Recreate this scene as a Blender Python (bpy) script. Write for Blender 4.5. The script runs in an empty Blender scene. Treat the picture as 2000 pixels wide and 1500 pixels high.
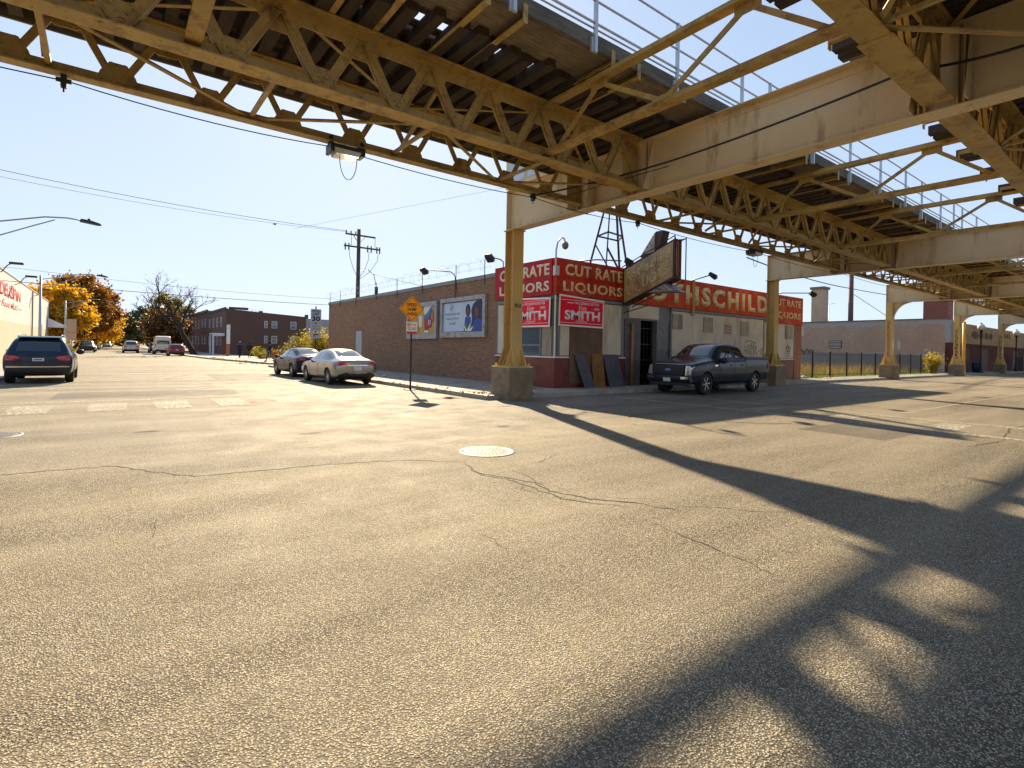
import bpy, bmesh, math, random
from mathutils import Vector, Matrix
from mathutils.bvhtree import BVHTree
import numpy as np
random.seed(7)
R=math.radians; pi=math.pi
sc=bpy.context.scene; COL=sc.collection
# ------------------------------------------------ camera, sky, sun, exposure
cam_d=bpy.data.cameras.new("camera"); cam=bpy.data.objects.new("camera",cam_d); COL.objects.link(cam); sc.camera=cam
cam_d.sensor_width=36; cam_d.lens=36*1035/2000.; cam_d.shift_y=-66.5/2000.; cam_d.clip_end=3000; cam_d.clip_start=.05
HEAD=37.46; ROLL=1.1
cam.matrix_world=Matrix.Translation((0,0,1.55))@Matrix.Rotation(R(-HEAD),4,'Z')@Matrix.Rotation(R(90),4,'X')@Matrix.Rotation(R(ROLL),4,'Z')
SKYA=.46; SUN_AZ=22.5; SUN_EL=30.0      # azimuth clockwise from +Y
w=bpy.data.worlds.new("World"); sc.world=w; w.use_nodes=True
wn=w.node_tree.nodes; wl=w.node_tree.links
bg=wn['Background']; sky=wn.new('ShaderNodeTexSky'); sky.sky_type='NISHITA'; sky.sun_disc=False
sky.sun_elevation=R(SUN_EL); sky.sun_rotation=R(SUN_AZ); sky.air_density=.9; sky.dust_density=.35; sky.ozone_density=1.6; sky.altitude=200
# the bright circumsolar sky is softly compressed so that it does not clip
sk1=wn.new('ShaderNodeVectorMath'); sk1.operation='MULTIPLY'; sk1.inputs[1].default_value=(SKYA*1.2,SKYA*1.04,SKYA*.84); wl.new(sky.outputs[0],sk1.inputs[0])
sk2=wn.new('ShaderNodeVectorMath'); sk2.operation='ADD'; sk2.inputs[1].default_value=(1,1,1); wl.new(sk1.outputs[0],sk2.inputs[0])
sk3=wn.new('ShaderNodeVectorMath'); sk3.operation='DIVIDE'; wl.new(sky.outputs[0],sk3.inputs[0]); wl.new(sk2.outputs[0],sk3.inputs[1])
wl.new(sk3.outputs[0],bg.inputs[0]); bg.inputs[1].default_value=.235
sd=bpy.data.lights.new("sun",'SUN'); sd.energy=5.0; sd.angle=R(.85); sd.color=(1,.82,.55)
sun=bpy.data.objects.new("sun",sd); COL.objects.link(sun)
sv=Vector((math.sin(R(SUN_AZ))*math.cos(R(SUN_EL)),math.cos(R(SUN_AZ))*math.cos(R(SUN_EL)),math.sin(R(SUN_EL))))
sun.rotation_euler=sv.to_track_quat('Z','Y').to_euler(); sun.location=(0,0,30)
vs=sc.view_settings; vs.view_transform='Standard'; vs.look='None'; vs.gamma=1; vs.use_curve_mapping=False; vs.exposure=1.27
# ------------------------------------------------ materials
def nodes(name):
    m=bpy.data.materials.new(name); m.use_nodes=True; return m,m.node_tree.nodes,m.node_tree.links,m.node_tree.nodes['Principled BSDF']
def N(n,l,t,ins=None,**kw):
    x=n.new(t)
    for k,v in kw.items(): setattr(x,k,v)
    for k,v in (ins or {}).items():
        if hasattr(v,'links') or isinstance(v,bpy.types.NodeSocket): l.new(v,x.inputs[k])
        else: x.inputs[k].default_value=v
    return x
def ramp(n,l,fac,stops):
    r=n.new('ShaderNodeValToRGB'); l.new(fac,r.inputs[0]); e=r.color_ramp.elements
    while len(e)<len(stops): e.new(.5)
    for q,(p,c) in zip(e,stops): q.position=p; q.color=(c[0],c[1],c[2],1) if not isinstance(c,(int,float)) else (c,c,c,1)
    return r.outputs[0]
def mix(n,l,f,a,b,mode='MIX'):
    x=n.new('ShaderNodeMix'); x.data_type='RGBA'; x.blend_type=mode
    for i,v in ((0,f),(6,a),(7,b)):
        if isinstance(v,bpy.types.NodeSocket): l.new(v,x.inputs[i])
        else: x.inputs[i].default_value=v if i==0 else (v[0],v[1],v[2],1)
    return x.outputs[2]
def pos(n): return n.new('ShaderNodeNewGeometry').outputs['Position']
def noise(n,l,vec,scale,detail=4,rough=.55,out=0):
    x=N(n,l,'ShaderNodeTexNoise',{'Scale':scale,'Detail':detail,'Roughness':rough}); l.new(vec,x.inputs['Vector']); return x.outputs[out]
MC={}
def pm(name,col,rough=.6,metal=0,var=.12,scale=2.5,dirt=None,bump=0,bscale=60,coat=0,streak=False,spec=.5):
    """plain painted / weathered surface: colour varied by noise, optional dirt patches (col, amount, scale)"""
    if name in MC: return MC[name]
    m,n,l,b=nodes(name); MC[name]=m
    p=pos(n)
    if var>0:
        f=noise(n,l,p,scale,6)
        lo=[c*(1-var) for c in col]; hi=[min(1,c*(1+var)) for c in col]
        c=ramp(n,l,f,[(.3,lo),(.7,hi)])
    else:
        rgb=n.new('ShaderNodeRGB'); rgb.outputs[0].default_value=(*col,1); c=rgb.outputs[0]
    if dirt:
        dc,am,ds=dirt
        vec=p
        if streak:
            mp=N(n,l,'ShaderNodeMapping',{'Scale':(1,1,.22)}); l.new(p,mp.inputs[0]); vec=mp.outputs[0]
        f=noise(n,l,vec,ds,8,.7)
        f=ramp(n,l,f,[(max(0,.62-am*.35),0),(min(1,.78-am*.2),1)])
        c=mix(n,l,f,c,dc)
    l.new(c,b.inputs['Base Color']); b.inputs['Roughness'].default_value=rough; b.inputs['Metallic'].default_value=metal
    b.inputs['Coat Weight'].default_value=coat; b.inputs['Coat Roughness'].default_value=.05
    b.inputs['Specular IOR Level'].default_value=spec
    if bump:
        bp=N(n,l,'ShaderNodeBump',{'Strength':bump,'Distance':.01}); l.new(noise(n,l,p,bscale,5),bp.inputs['Height']); l.new(bp.outputs[0],b.inputs['Normal'])
    return m
def glassm(name,col,rough=.03):
    if name in MC: return MC[name]
    m,n,l,b=nodes(name); MC[name]=m
    b.inputs['Base Color'].default_value=(*col,1); b.inputs['Roughness'].default_value=rough; b.inputs['Specular IOR Level'].default_value=.9
    b.inputs['Coat Weight'].default_value=.6; b.inputs['Coat Roughness'].default_value=.02
    return m
def emis(name,col,s):
    m,n,l,b=nodes(name); b.inputs['Base Color'].default_value=(*col,1); b.inputs['Emission Color'].default_value=(*col,1); b.inputs['Emission Strength'].default_value=s; return m
def brick(name,c1,c2,mortar,bump=.5,stain=(.1,.09,.08),band=None,stainam=.5,wh=(.215,.075)):
    m,n,l,b=nodes(name)
    p=pos(n); s=n.new('ShaderNodeSeparateXYZ'); l.new(p,s.inputs[0])
    a=N(n,l,'ShaderNodeMath',operation='ADD'); l.new(s.outputs[0],a.inputs[0]); l.new(s.outputs[1],a.inputs[1])
    cb=n.new('ShaderNodeCombineXYZ'); l.new(a.outputs[0],cb.inputs[0]); l.new(s.outputs[2],cb.inputs[1])
    t=N(n,l,'ShaderNodeTexBrick',{'Scale':1.,'Mortar Size':.006,'Mortar Smooth':.2,'Brick Width':wh[0],'Row Height':wh[1],'Bias':0.}); l.new(cb.outputs[0],t.inputs[0])
    t.inputs['Color1'].default_value=(*c1,1); t.inputs['Color2'].default_value=(*c2,1); t.inputs['Mortar'].default_value=(*mortar,1)
    f=noise(n,l,p,.55,8,.65); f2=ramp(n,l,f,[(.4,0),(.75,stainam)])
    c=mix(n,l,f2,t.outputs[0],stain)
    f3=noise(n,l,p,9,4); c=mix(n,l,ramp(n,l,f3,[(.3,0),(.8,.35)]),c,[x*1.25 for x in c1])
    if band: # pale painted / parged areas between given heights
        for z0,z1,bc in band:
            q=noise(n,l,p,1.3,6)
            mm=N(n,l,'ShaderNodeMath',{1:.5},operation='SUBTRACT'); l.new(q,mm.inputs[0])
            zz=N(n,l,'ShaderNodeMath',{2:0.},operation='MULTIPLY_ADD'); zz.inputs[1].default_value=1.2; l.new(mm.outputs[0],zz.inputs[0]); l.new(s.outputs[2],zz.inputs[2])
            g1=N(n,l,'ShaderNodeMapRange',{1:z0-.08,2:z0+.08}); l.new(zz.outputs[0],g1.inputs[0])
            g2=N(n,l,'ShaderNodeMapRange',{1:z1+.08,2:z1-.08}); l.new(zz.outputs[0],g2.inputs[0])
            g3=N(n,l,'ShaderNodeMath',operation='MULTIPLY'); l.new(g1.outputs[0],g3.inputs[0]); l.new(g2.outputs[0],g3.inputs[1])
            g4=N(n,l,'ShaderNodeMath',{1:.8},operation='MULTIPLY'); l.new(g3.outputs[0],g4.inputs[0])
            c=mix(n,l,g4.outputs[0],c,bc)
    l.new(c,b.inputs['Base Color']); b.inputs['Roughness'].default_value=.85
    bp=N(n,l,'ShaderNodeBump',{'Strength':bump,'Distance':.008},invert=True); l.new(t.outputs['Fac'],bp.inputs['Height']); l.new(bp.outputs[0],b.inputs['Normal'])
    return m
def asphalt(name,dark,light,paint=None,cov=.5):
    m,n,l,b=nodes(name); p=pos(n)
    v=N(n,l,'ShaderNodeTexVoronoi',{'Scale':98.,'Randomness':1.}); l.new(p,v.inputs['Vector'])
    v2=N(n,l,'ShaderNodeTexVoronoi',{'Scale':170.,'Randomness':1.}); l.new(p,v2.inputs['Vector'])
    sx=n.new('ShaderNodeSeparateColor'); l.new(v.outputs['Color'],sx.inputs[0])
    stone=ramp(n,l,sx.outputs[0],[(0,[d*.75 for d in dark]),(.25,[.5*(x+y) for x,y in zip(dark,light)]),(.75,light),(1,[min(1,x*1.22) for x in light])])
    gap=ramp(n,l,v.outputs['Distance'],[(.22,0),(.50,1)])
    c=mix(n,l,gap,stone,[d*.12 for d in dark])
    sx2=n.new('ShaderNodeSeparateColor'); l.new(v2.outputs['Color'],sx2.inputs[0])
    c=mix(n,l,ramp(n,l,sx2.outputs[1],[(.55,0),(1,.3)]),c,light)
    v3=N(n,l,'ShaderNodeTexVoronoi',{'Scale':38.,'Randomness':1.}); l.new(p,v3.inputs['Vector']); sx3=n.new('ShaderNodeSeparateColor'); l.new(v3.outputs['Color'],sx3.inputs[0])
    c=mix(n,l,ramp(n,l,sx3.outputs[0],[(.0,.55),(.22,0)]),c,[d*.45 for d in dark])
    # distance-independent traffic polish and stains: long soft streaks along the main street
    mp=N(n,l,'ShaderNodeMapping',{'Scale':(.10,.75,1)}); l.new(p,mp.inputs[0])
    c=mix(n,l,ramp(n,l,noise(n,l,mp.outputs[0],1.,5,.6),[(.35,0),(.75,.32)]),c,[x*1.1 for x in light])
    c=mix(n,l,ramp(n,l,noise(n,l,p,.35,6,.65),[(.42,0),(.75,.38)]),c,[d*.8 for d in dark])
    c=mix(n,l,ramp(n,l,noise(n,l,p,2.2,5,.6),[(.55,0),(.8,.25)]),c,[.12,.09,.05])
    if paint:
        q=ramp(n,l,noise(n,l,p,14,7,.75),[(.52-cov*.25,1),(.60-cov*.1,0)])
        q2=ramp(n,l,noise(n,l,p,1.1,4,.6),[(.45,1),(.75,.25)])
        mm=N(n,l,'ShaderNodeMath',operation='MULTIPLY'); 
        inv=N(n,l,'ShaderNodeMath',{0:1.},operation='SUBTRACT'); l.new(q,inv.inputs[1])
        l.new(inv.outputs[0],mm.inputs[0]); l.new(q2,mm.inputs[1])
        c=mix(n,l,mm.outputs[0],c,paint)
    l.new(c,b.inputs['Base Color'])
    rr=ramp(n,l,noise(n,l,p,1.5,4),[(.3,.66),(.7,.82)]); l.new(rr,b.inputs['Roughness']); b.inputs['Specular IOR Level'].default_value=.14
    h=N(n,l,'ShaderNodeMath',{1:.5},operation='MULTIPLY_ADD'); l.new(v2.outputs['Distance'],h.inputs[0]); l.new(v.outputs['Distance'],h.inputs[2])
    bp=N(n,l,'ShaderNodeBump',{'Strength':.8,'Distance':.007},invert=True); l.new(h.outputs[0],bp.inputs['Height']); l.new(bp.outputs[0],b.inputs['Normal'])
    return m
def wood(name,col,scale=6,along='x',rough=.85):
    m,n,l,b=nodes(name); p=pos(n)
    sc_={'x':(.4,6,6),'y':(6,.4,6),'z':(6,6,.4)}[along]
    mp=N(n,l,'ShaderNodeMapping',{'Scale':sc_}); l.new(p,mp.inputs[0])
    f=noise(n,l,mp.outputs[0],scale,7,.65)
    c=ramp(n,l,f,[(.3,[x*.5 for x in col]),(.7,[x*1.4 for x in col])])
    f2=noise(n,l,p,1.7,3); c=mix(n,l,ramp(n,l,f2,[(.4,0),(.7,.6)]),c,[x*.45 for x in col])
    l.new(c,b.inputs['Base Color']); b.inputs['Roughness'].default_value=rough
    bp=N(n,l,'ShaderNodeBump',{'Strength':.4,'Distance':.01}); l.new(f,bp.inputs['Height']); l.new(bp.outputs[0],b.inputs['Normal'])
    return m
def leafm(name,cols,rough=.55,trans=.35):
    m,n,l,b=nodes(name); p=pos(n)
    rnd=N(n,l,'ShaderNodeTexWhiteNoise',noise_dimensions='3D')
    sn=N(n,l,'ShaderNodeVectorMath',operation='SNAP'); sn.inputs[1].default_value=(.45,.45,.45); l.new(p,sn.inputs[0]); l.new(sn.outputs[0],rnd.inputs[0])
    f=noise(n,l,p,.35,4); 
    mx=N(n,l,'ShaderNodeMath',{1:.45},operation='MULTIPLY_ADD'); l.new(rnd.outputs[0],mx.inputs[0])
    hf=N(n,l,'ShaderNodeMath',{1:.62},operation='MULTIPLY'); l.new(f,hf.inputs[0]); l.new(hf.outputs[0],mx.inputs[2])
    k=len(cols); c=ramp(n,l,mx.outputs[0],[(.15+.6*i/(k-1),q) for i,q in enumerate(cols)])
    l.new(c,b.inputs['Base Color']); b.inputs['Roughness'].default_value=rough
    tr=n.new('ShaderNodeBsdfTranslucent'); l.new(c,tr.inputs[0]); ms=n.new('ShaderNodeMixShader'); ms.inputs[0].default_value=trans
    l.new(b.outputs[0],ms.inputs[1]); l.new(tr.outputs[0],ms.inputs[2]); l.new(ms.outputs[0],n['Material Output'].inputs[0])
    return m
STEEL=pm('cream_steel_paint',(.45,.30,.09),.5,0,.22,1.6,dirt=((.15,.07,.025),.42,3.2),bump=.2,bscale=40,spec=.3)
STEELG=pm('cream_steel_girder',(.66,.51,.30),.45,0,.09,.8,dirt=((.30,.18,.07),.24,1.7),bump=.12,bscale=30,streak=True,spec=.3)
STEELC=pm('ochre_column_paint',(.60,.40,.13),.5,0,.1,1.0,dirt=((.30,.16,.05),.14,2.2),bump=.1,bscale=30)
CONC=pm('aged_concrete',(.24,.18,.11),.85,0,.2,3,dirt=((.13,.10,.07),.45,2.0),bump=.5,bscale=25)
SIDEW=pm('sidewalk_concrete',(.34,.31,.26),.85,0,.14,1.5,dirt=((.17,.15,.12),.4,.9),bump=.3,bscale=30)
FASC_=wood('weathered_edge_board',(.13,.115,.09),4,'x'); TIE=wood('tie_timber',(.055,.036,.022),5,'y'); BOARD=wood('walk_board',(.20,.15,.095),5,'x')
GALV=pm('galvanised_steel',(.50,.52,.54),.42,.6,.1,6); BLACK=pm('black_paint',(.012,.012,.014),.45,0,0)
RUST=pm('rust_rail',(.14,.07,.04),.7,.3,.3,6)
REDP=pm('faded_red_enamel',(.46,.020,.008),.5,0,.28,1.6,dirt=((.34,.10,.04),.38,2.4),bump=.05,spec=.2)
REDS=pm('side_red_enamel',(.40,.014,.02),.5,0,.12,1.6,dirt=((.40,.07,.05),.12,1.5),spec=.2)
LETTER=pm('yellowed_letter_enamel',(.78,.60,.28),.5,0,.15,5,dirt=((.48,.20,.07),.42,9))
LETTERW=pm('cream_letter_enamel',(.75,.66,.48),.5,0,.08,5,dirt=((.5,.33,.2),.15,7))
BANR=pm('campaign_banner_red',(.80,.004,.035),.5,0,.05,3,spec=.2); BANW=pm('banner_white',(.82,.78,.76),.5,0,.04,3)
GREYP=pm('grey_trim_paint',(.20,.21,.22),.6,0,.12,3,dirt=((.09,.08,.07),.3,3)); CREAMP=pm('cream_boarding',(.62,.55,.42),.65,0,.1,1.4,dirt=((.33,.27,.19),.32,1.3),streak=True,bump=.1)
CREAMD=pm('grimy_boarding',(.36,.31,.23),.7,0,.15,2,dirt=((.16,.12,.09),.45,2),streak=True); MAROON=pm('maroon_tile',(.17,.028,.016),.45,0,.18,3,dirt=((.05,.02,.018),.35,2))
BROWNB=pm('brown_plywood',(.14,.085,.055),.8,0,.25,2,dirt=((.28,.10,.03),.3,1.8),streak=True); OCHREB=pm('ochre_plywood',(.24,.11,.03),.75,0,.2,3,dirt=((.1,.05,.02),.35,4))
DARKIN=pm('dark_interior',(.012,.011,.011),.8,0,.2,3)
BRK=brick('store_side_brick',(.31,.165,.09),(.18,.09,.05),(.34,.27,.20),.9,(.17,.10,.065),stainam=.6,wh=(.24,.088))
WHITEW=pm('white_rendered_wall',(.52,.51,.50),.8,0,.05,1,dirt=((.5,.42,.30),.25,.7),streak=True,bump=.15)
TANW=pm('tan_rendered_wall',(.50,.41,.30),.8,0,.06,1,dirt=((.5,.4,.28),.2,.7),bump=.15)
TYRE=pm('tyre_rubber',(.018,.018,.018),.8,0,.15,30); RIM=pm('alloy_rim',(.55,.56,.58),.25,.9,.05,6); CHROME=pm('chrome',(.75,.75,.75),.12,1,0)
TAILR=pm('red_lamp_lens',(.42,.008,.01),.12,0,0,coat=.6); LENS=pm('clear_lamp_lens',(.55,.55,.55),.1,.5,0,coat=.6); PLATE=pm('plate_white',(.62,.66,.70),.4,0,.05,20)
CGLASS=glassm('tinted_car_glass',(.012,.016,.022)); BTRIM=pm('black_plastic_trim',(.02,.02,.02),.55,0,.1,10)
WINGL=glassm('window_glass',(.05,.07,.09),.08)
# ------------------------------------------------ mesh helpers
class MB:
    def __init__(s): s.v=[]; s.f=[]
    def add(s,vs,fs):
        o=len(s.v); s.v+= [tuple(v) for v in vs]; s.f+=[tuple(i+o for i in f) for f in fs]; return s
    def box(s,x0,x1,y0,y1,z0,z1):
        return s.add([(x0,y0,z0),(x1,y0,z0),(x1,y1,z0),(x0,y1,z0),(x0,y0,z1),(x1,y0,z1),(x1,y1,z1),(x0,y1,z1)],
            [(0,3,2,1),(4,5,6,7),(0,1,5,4),(1,2,6,5),(2,3,7,6),(3,0,4,7)])
    def beam(s,p,q,a,b,up=(0,0,1)):
        p=Vector(p);q=Vector(q);d=(q-p).normalized();u=Vector(up)
        r=d.cross(u)
        if r.length<1e-4: r=d.cross(Vector((1,0,0)))
        r.normalize(); u=r.cross(d); r*=a/2; u*=b/2
        return s.add([p-r-u,p+r-u,p+r+u,p-r+u,q-r-u,q+r-u,q+r+u,q-r+u],[(0,1,2,3),(7,6,5,4),(0,4,5,1),(1,5,6,2),(2,6,7,3),(3,7,4,0)])
    def tube(s,pts,r,n=6,cap=True):
        pts=[Vector(p) for p in pts]; rs=r if isinstance(r,(list,tuple)) else [r]*len(pts); vs=[];fs=[]; pr=None
        for i,p in enumerate(pts):
            d=(pts[min(i+1,len(pts)-1)]-pts[max(i-1,0)]).normalized()
            if pr is None: pr=d.orthogonal().normalized()
            pr=(pr-d*pr.dot(d)); pr=pr.normalized() if pr.length>1e-5 else d.orthogonal().normalized(); u=d.cross(pr)
            for k in range(n):
                a=2*pi*k/n; vs.append(p+(pr*math.cos(a)+u*math.sin(a))*rs[i])
        for i in range(len(pts)-1):
            for k in range(n): fs.append((i*n+k,i*n+(k+1)%n,(i+1)*n+(k+1)%n,(i+1)*n+k))
        if cap: fs+=[tuple(range(n-1,-1,-1)),tuple((len(pts)-1)*n+k for k in range(n))]
        return s.add(vs,fs)
    def prism(s,pts,axis,a0,a1):
        """polygon in the two other axes, extruded along axis"""
        def mk(u,v,w): return {'x':(w,u,v),'y':(u,w,v),'z':(u,v,w)}[axis]
        n=len(pts); vs=[mk(u,v,a0) for u,v in pts]+[mk(u,v,a1) for u,v in pts]
        fs=[tuple(range(n)),tuple(range(2*n-1,n-1,-1))]+[(i,i+n,(i+1)%n+n,(i+1)%n) for i in range(n)]
        return s.add(vs,fs)
    def sphere(s,c,r,n=12,m=8,sc=(1,1,1)):
        vs=[];fs=[]
        for j in range(m+1):
            t=pi*j/m
            for i in range(n):
                a=2*pi*i/n; vs.append((c[0]+r*sc[0]*math.sin(t)*math.cos(a),c[1]+r*sc[1]*math.sin(t)*math.sin(a),c[2]+r*sc[2]*math.cos(t)))
        for j in range(m):
            for i in range(n): fs.append((j*n+i,(j+1)*n+i,(j+1)*n+(i+1)%n,j*n+(i+1)%n))
        return s.add(vs,fs)
    def cyl(s,c,r,h,axis='z',n=16,r2=None):
        c=Vector(c); d={'x':Vector((1,0,0)),'y':Vector((0,1,0)),'z':Vector((0,0,1))}[axis]
        return s.tube([c,c+d*h],[r,r if r2 is None else r2],n)
    def mesh(s,name,smooth=False,fix=True,bev=0):
        me=bpy.data.meshes.new(name); me.from_pydata(s.v,[],s.f)
        if fix or bev:
            b=bmesh.new(); b.from_mesh(me); bmesh.ops.recalc_face_normals(b,faces=b.faces)
            if bev: bmesh.ops.bevel(b,geom=b.edges[:],offset=bev,segments=2,affect='EDGES',profile=.5)
            b.to_mesh(me); b.free()
        if smooth: me.polygons.foreach_set('use_smooth',[True]*len(me.polygons))
        me.update(); return me
def thing(name,label,cat,loc=(0,0,0),rz=0,group=None):
    o=bpy.data.objects.new(name,None); COL.objects.link(o); o.location=loc; o.rotation_euler=(0,0,rz); o.empty_display_size=.2
    o['label']=label; o['category']=cat
    if group: o['group']=group
    return o
def wloc(o):
    return (wloc(o.parent) if o.parent else Vector((0,0,0)))+o.location
def part(name,mb,mat,parent,world=False,smooth=False,bev=0,loc=None,label=None):
    """one mesh part; world=True: vertices are world coordinates, shifted to the parent's origin"""
    if isinstance(mb,MB):
        if world:
            o=wloc(parent); mb.v=[(x-o.x,y-o.y,z-o.z) for x,y,z in mb.v]
        me=mb.mesh(name,smooth,True,bev)
    else: me=mb
    if mat and not me.materials: me.materials.append(mat)
    ob=bpy.data.objects.new(name,me); COL.objects.link(ob); ob.parent=parent
    if loc: ob.location=loc
    if label: ob['label']=label
    return ob
def solo(name,mb,mat,label,cat,group=None,smooth=False,kind=None,base=None,bev=0):
    if base is not None: mb.v=[(x-base[0],y-base[1],z-base[2]) for x,y,z in mb.v]
    me=mb.mesh(name,smooth,True,bev) if isinstance(mb,MB) else mb
    if mat: me.materials.append(mat)
    ob=bpy.data.objects.new(name,me); COL.objects.link(ob)
    if base is not None: ob.location=base
    if kind: ob['kind']=kind
    if label: ob['label']=label
    if cat: ob['category']=cat
    if group: ob['group']=group
    return ob
def struct(name,mb,mat,label=None): return solo(name,mb,mat,label,None,kind='structure')
def copy_tree(o,parent=None):
    c=o.copy(); COL.objects.link(c); c.parent=parent
    for ch in list(o.children): copy_tree(ch,c)
    return c
def text_mesh(s,W,H,depth=.006,bold=.0,spacing=1.0,shear=0):
    cu=bpy.data.curves.new('txt','FONT'); cu.body=s; cu.size=1; cu.extrude=0; cu.offset=bold; cu.space_character=spacing; cu.shear=shear; cu.resolution_u=3
    ob=bpy.data.objects.new('txt',cu); me=bpy.data.meshes.new_from_object(ob); bpy.data.objects.remove(ob); bpy.data.curves.remove(cu)
    xs=[v.co.x for v in me.vertices]; ys=[v.co.y for v in me.vertices]
    x0,x1,y0,y1=min(xs),max(xs),min(ys),max(ys)
    for v in me.vertices: v.co=Vector(((v.co.x-x0)/(x1-x0)*W,(v.co.y-y0)/(y1-y0)*H,0))
    b=bmesh.new(); b.from_mesh(me); bmesh.ops.recalc_face_normals(b,faces=b.faces)
    if b.faces and sum(f.normal.z*f.calc_area() for f in b.faces)<0: bmesh.ops.reverse_faces(b,faces=b.faces)
    r=bmesh.ops.extrude_face_region(b,geom=b.faces[:]); bmesh.ops.translate(b,verts=[e for e in r['geom'] if isinstance(e,bmesh.types.BMVert)],vec=(0,0,depth))
    bmesh.ops.recalc_face_normals(b,faces=b.faces); b.to_mesh(me); b.free(); return me
FR=lambda o,r,u:Matrix(((r[0],u[0],r[1]*u[2]-r[2]*u[1],o[0]),(r[1],u[1],r[2]*u[0]-r[0]*u[2],o[1]),(r[2],u[2],r[0]*u[1]-r[1]*u[0],o[2]),(0,0,0,1)))
def text(name,s,mat,parent,o,r,u,W,H,depth=.006,bold=0,spacing=1.0,shear=0):
    """lettering with lower-left corner o (world), reading along r, up u"""
    me=text_mesh(s,W,H,depth,bold,spacing,shear); me.name=name
    q=Vector(o)-wloc(parent); me.transform(FR(q,r,u)); return part(name,me,mat,parent)
def merge_meshes(name,mes,mats):
    b=bmesh.new()
    for me in mes: b.from_mesh(me)
    out=bpy.data.meshes.new(name); b.to_mesh(out); b.free()
    for m in mats: out.materials.append(m)
    return out
def textblock(name,rows,mat,parent,o,r,u,depth=.004):
    """several lines of lettering as one mesh: rows = (string, u0, v0, W, H, bold, shear)"""
    mes=[]
    for (s,a,b_,W,H,bo,sh) in rows:
        me=text_mesh(s,W,H,depth,bo,1.0,sh); me.transform(Matrix.Translation((a,b_,0))); mes.append(me)
    me=merge_meshes(name,mes,[mat]); q=Vector(o)-wloc(parent); me.transform(FR(q,r,u)); return part(name,me,None,parent)
def quadpanel(mb,o,r,u,x0,x1,y0,y1,d0,d1):
    """box panel in the frame (o,r,u): spans x0..x1, y0..y1, depth d0..d1 outwards"""
    M=FR(o,r,u); b=MB().box(x0,x1,y0,y1,d0,d1); return mb.add([M@Vector(v) for v in b.v],b.f)
def polypanel(mb,o,r,u,pts,d0,d1):
    M=FR(o,r,u); b=MB().prism(pts,'z',d0,d1); return mb.add([M@Vector(v) for v in b.v],b.f)
def ell(cx,cy,rx,ry,n=16,a0=0,a1=2*pi): return [(cx+rx*math.cos(a0+(a1-a0)*i/(n if a1-a0>6 else n-1)),cy+ry*math.sin(a0+(a1-a0)*i/(n if a1-a0>6 else n-1))) for i in range(n)]
SR=(1,0,0); UP=(0,0,1); WR=(0,-1,0)   # reading directions of a wall facing -y and of a wall facing -x
# ------------------------------------------------ ground, roads, pavements
GRASS_G=pm('lot_soil',(.14,.11,.06),.95,0,.3,.6,dirt=((.07,.09,.025),.5,.5),bump=.6,bscale=8)
struct('ground',MB().add([(-900,-900,-.06),(1500,-900,-.06),(1500,1500,-.06),(-900,1500,-.06)],[(0,1,2,3)]),GRASS_G)
ASPH=asphalt('worn_asphalt',(.25,.212,.155),(.66,.57,.425))
KX0,KX1=-3.1,9.25; KY0,KY1=-3.3,13.3
road=MB()
def sheet(mb,x0,x1,y0,y1,z=0): return mb.add([(x0,y0,z),(x1,y0,z),(x1,y1,z),(x0,y1,z)],[(0,1,2,3)])
sheet(road,-300,KX0,KY0,KY1); sheet(road,KX0,KX1,-120,13.3); sheet(road,KX1,600,KY0,KY1)
sheet(road,KX0,KX1,13.3,40.8)
road.add([(KX0,40.8,0),(KX1,40.8,0),(14.5,40.8,0),(14.5,45.8,0),(10.4,45.8,0),(8.3,62,0),(7.6,80,0),(7.6,600,0),(KX0,600,0)],[tuple(range(9))])
roado=struct('road',road,ASPH)
PAINT=asphalt('worn_road_paint',(.25,.212,.155),(.64,.555,.41),paint=(.64,.60,.52),cov=.12)
PAINTW=asphalt('faded_road_paint',(.25,.212,.155),(.64,.555,.41),paint=(.62,.58,.50),cov=.12)
mk=MB(); Z=.004
for x0 in (-1.72,-.32,.98,2.32): mk.add([(x0,15.0,Z),(x0+.72,15.0,Z),(x0+.78,16.85,Z),(x0+.02,16.85,Z)],[(0,1,2,3)])
sheet(mk,-3.0,5.2,17.45,17.8,Z); sheet(mk,1.9,3.3,21.3,21.5,Z)
part('road_marking',mk,PAINT,roado)
mk=MB()
for x0 in (3.75,5.15,6.6): sheet(mk,x0,x0+.75,15.0,16.85,Z)
sheet(mk,13.9,14.2,1.4,12.4,Z); sheet(mk,16.2,16.5,.6,12.6,Z)
for y0 in (3.2,5.3,7.4): sheet(mk,14.4,16.0,y0,y0+.6,Z)
sheet(mk,17.5,60,5.0,5.12,Z)
part('worn_marking',mk,PAINTW,roado)
SMOO=asphalt('smooth_lane_asphalt',(.30,.265,.21),(.62,.55,.44))
part('smooth_lane',MB().add([(-40,8.6,.0015),(-3,8.5,.0015),(-.94,8.39,.0015),(.11,8.29,.0015),(.48,7.66,.0015),(.84,7.15,.0015),(1.38,7.08,.0015),(2.34,6.98,.0015),(3.37,6.68,.0015),(4.1,7.4,.0015),(9,9.2,.0015),(14,10.5,.0015),(40,11.2,.0015),(40,13.2,.0015),(-40,13.2,.0015)],[tuple(range(15))]),SMOO,roado)
PATCH=asphalt('patched_asphalt',(.12,.105,.085),(.40,.35,.28))
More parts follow.
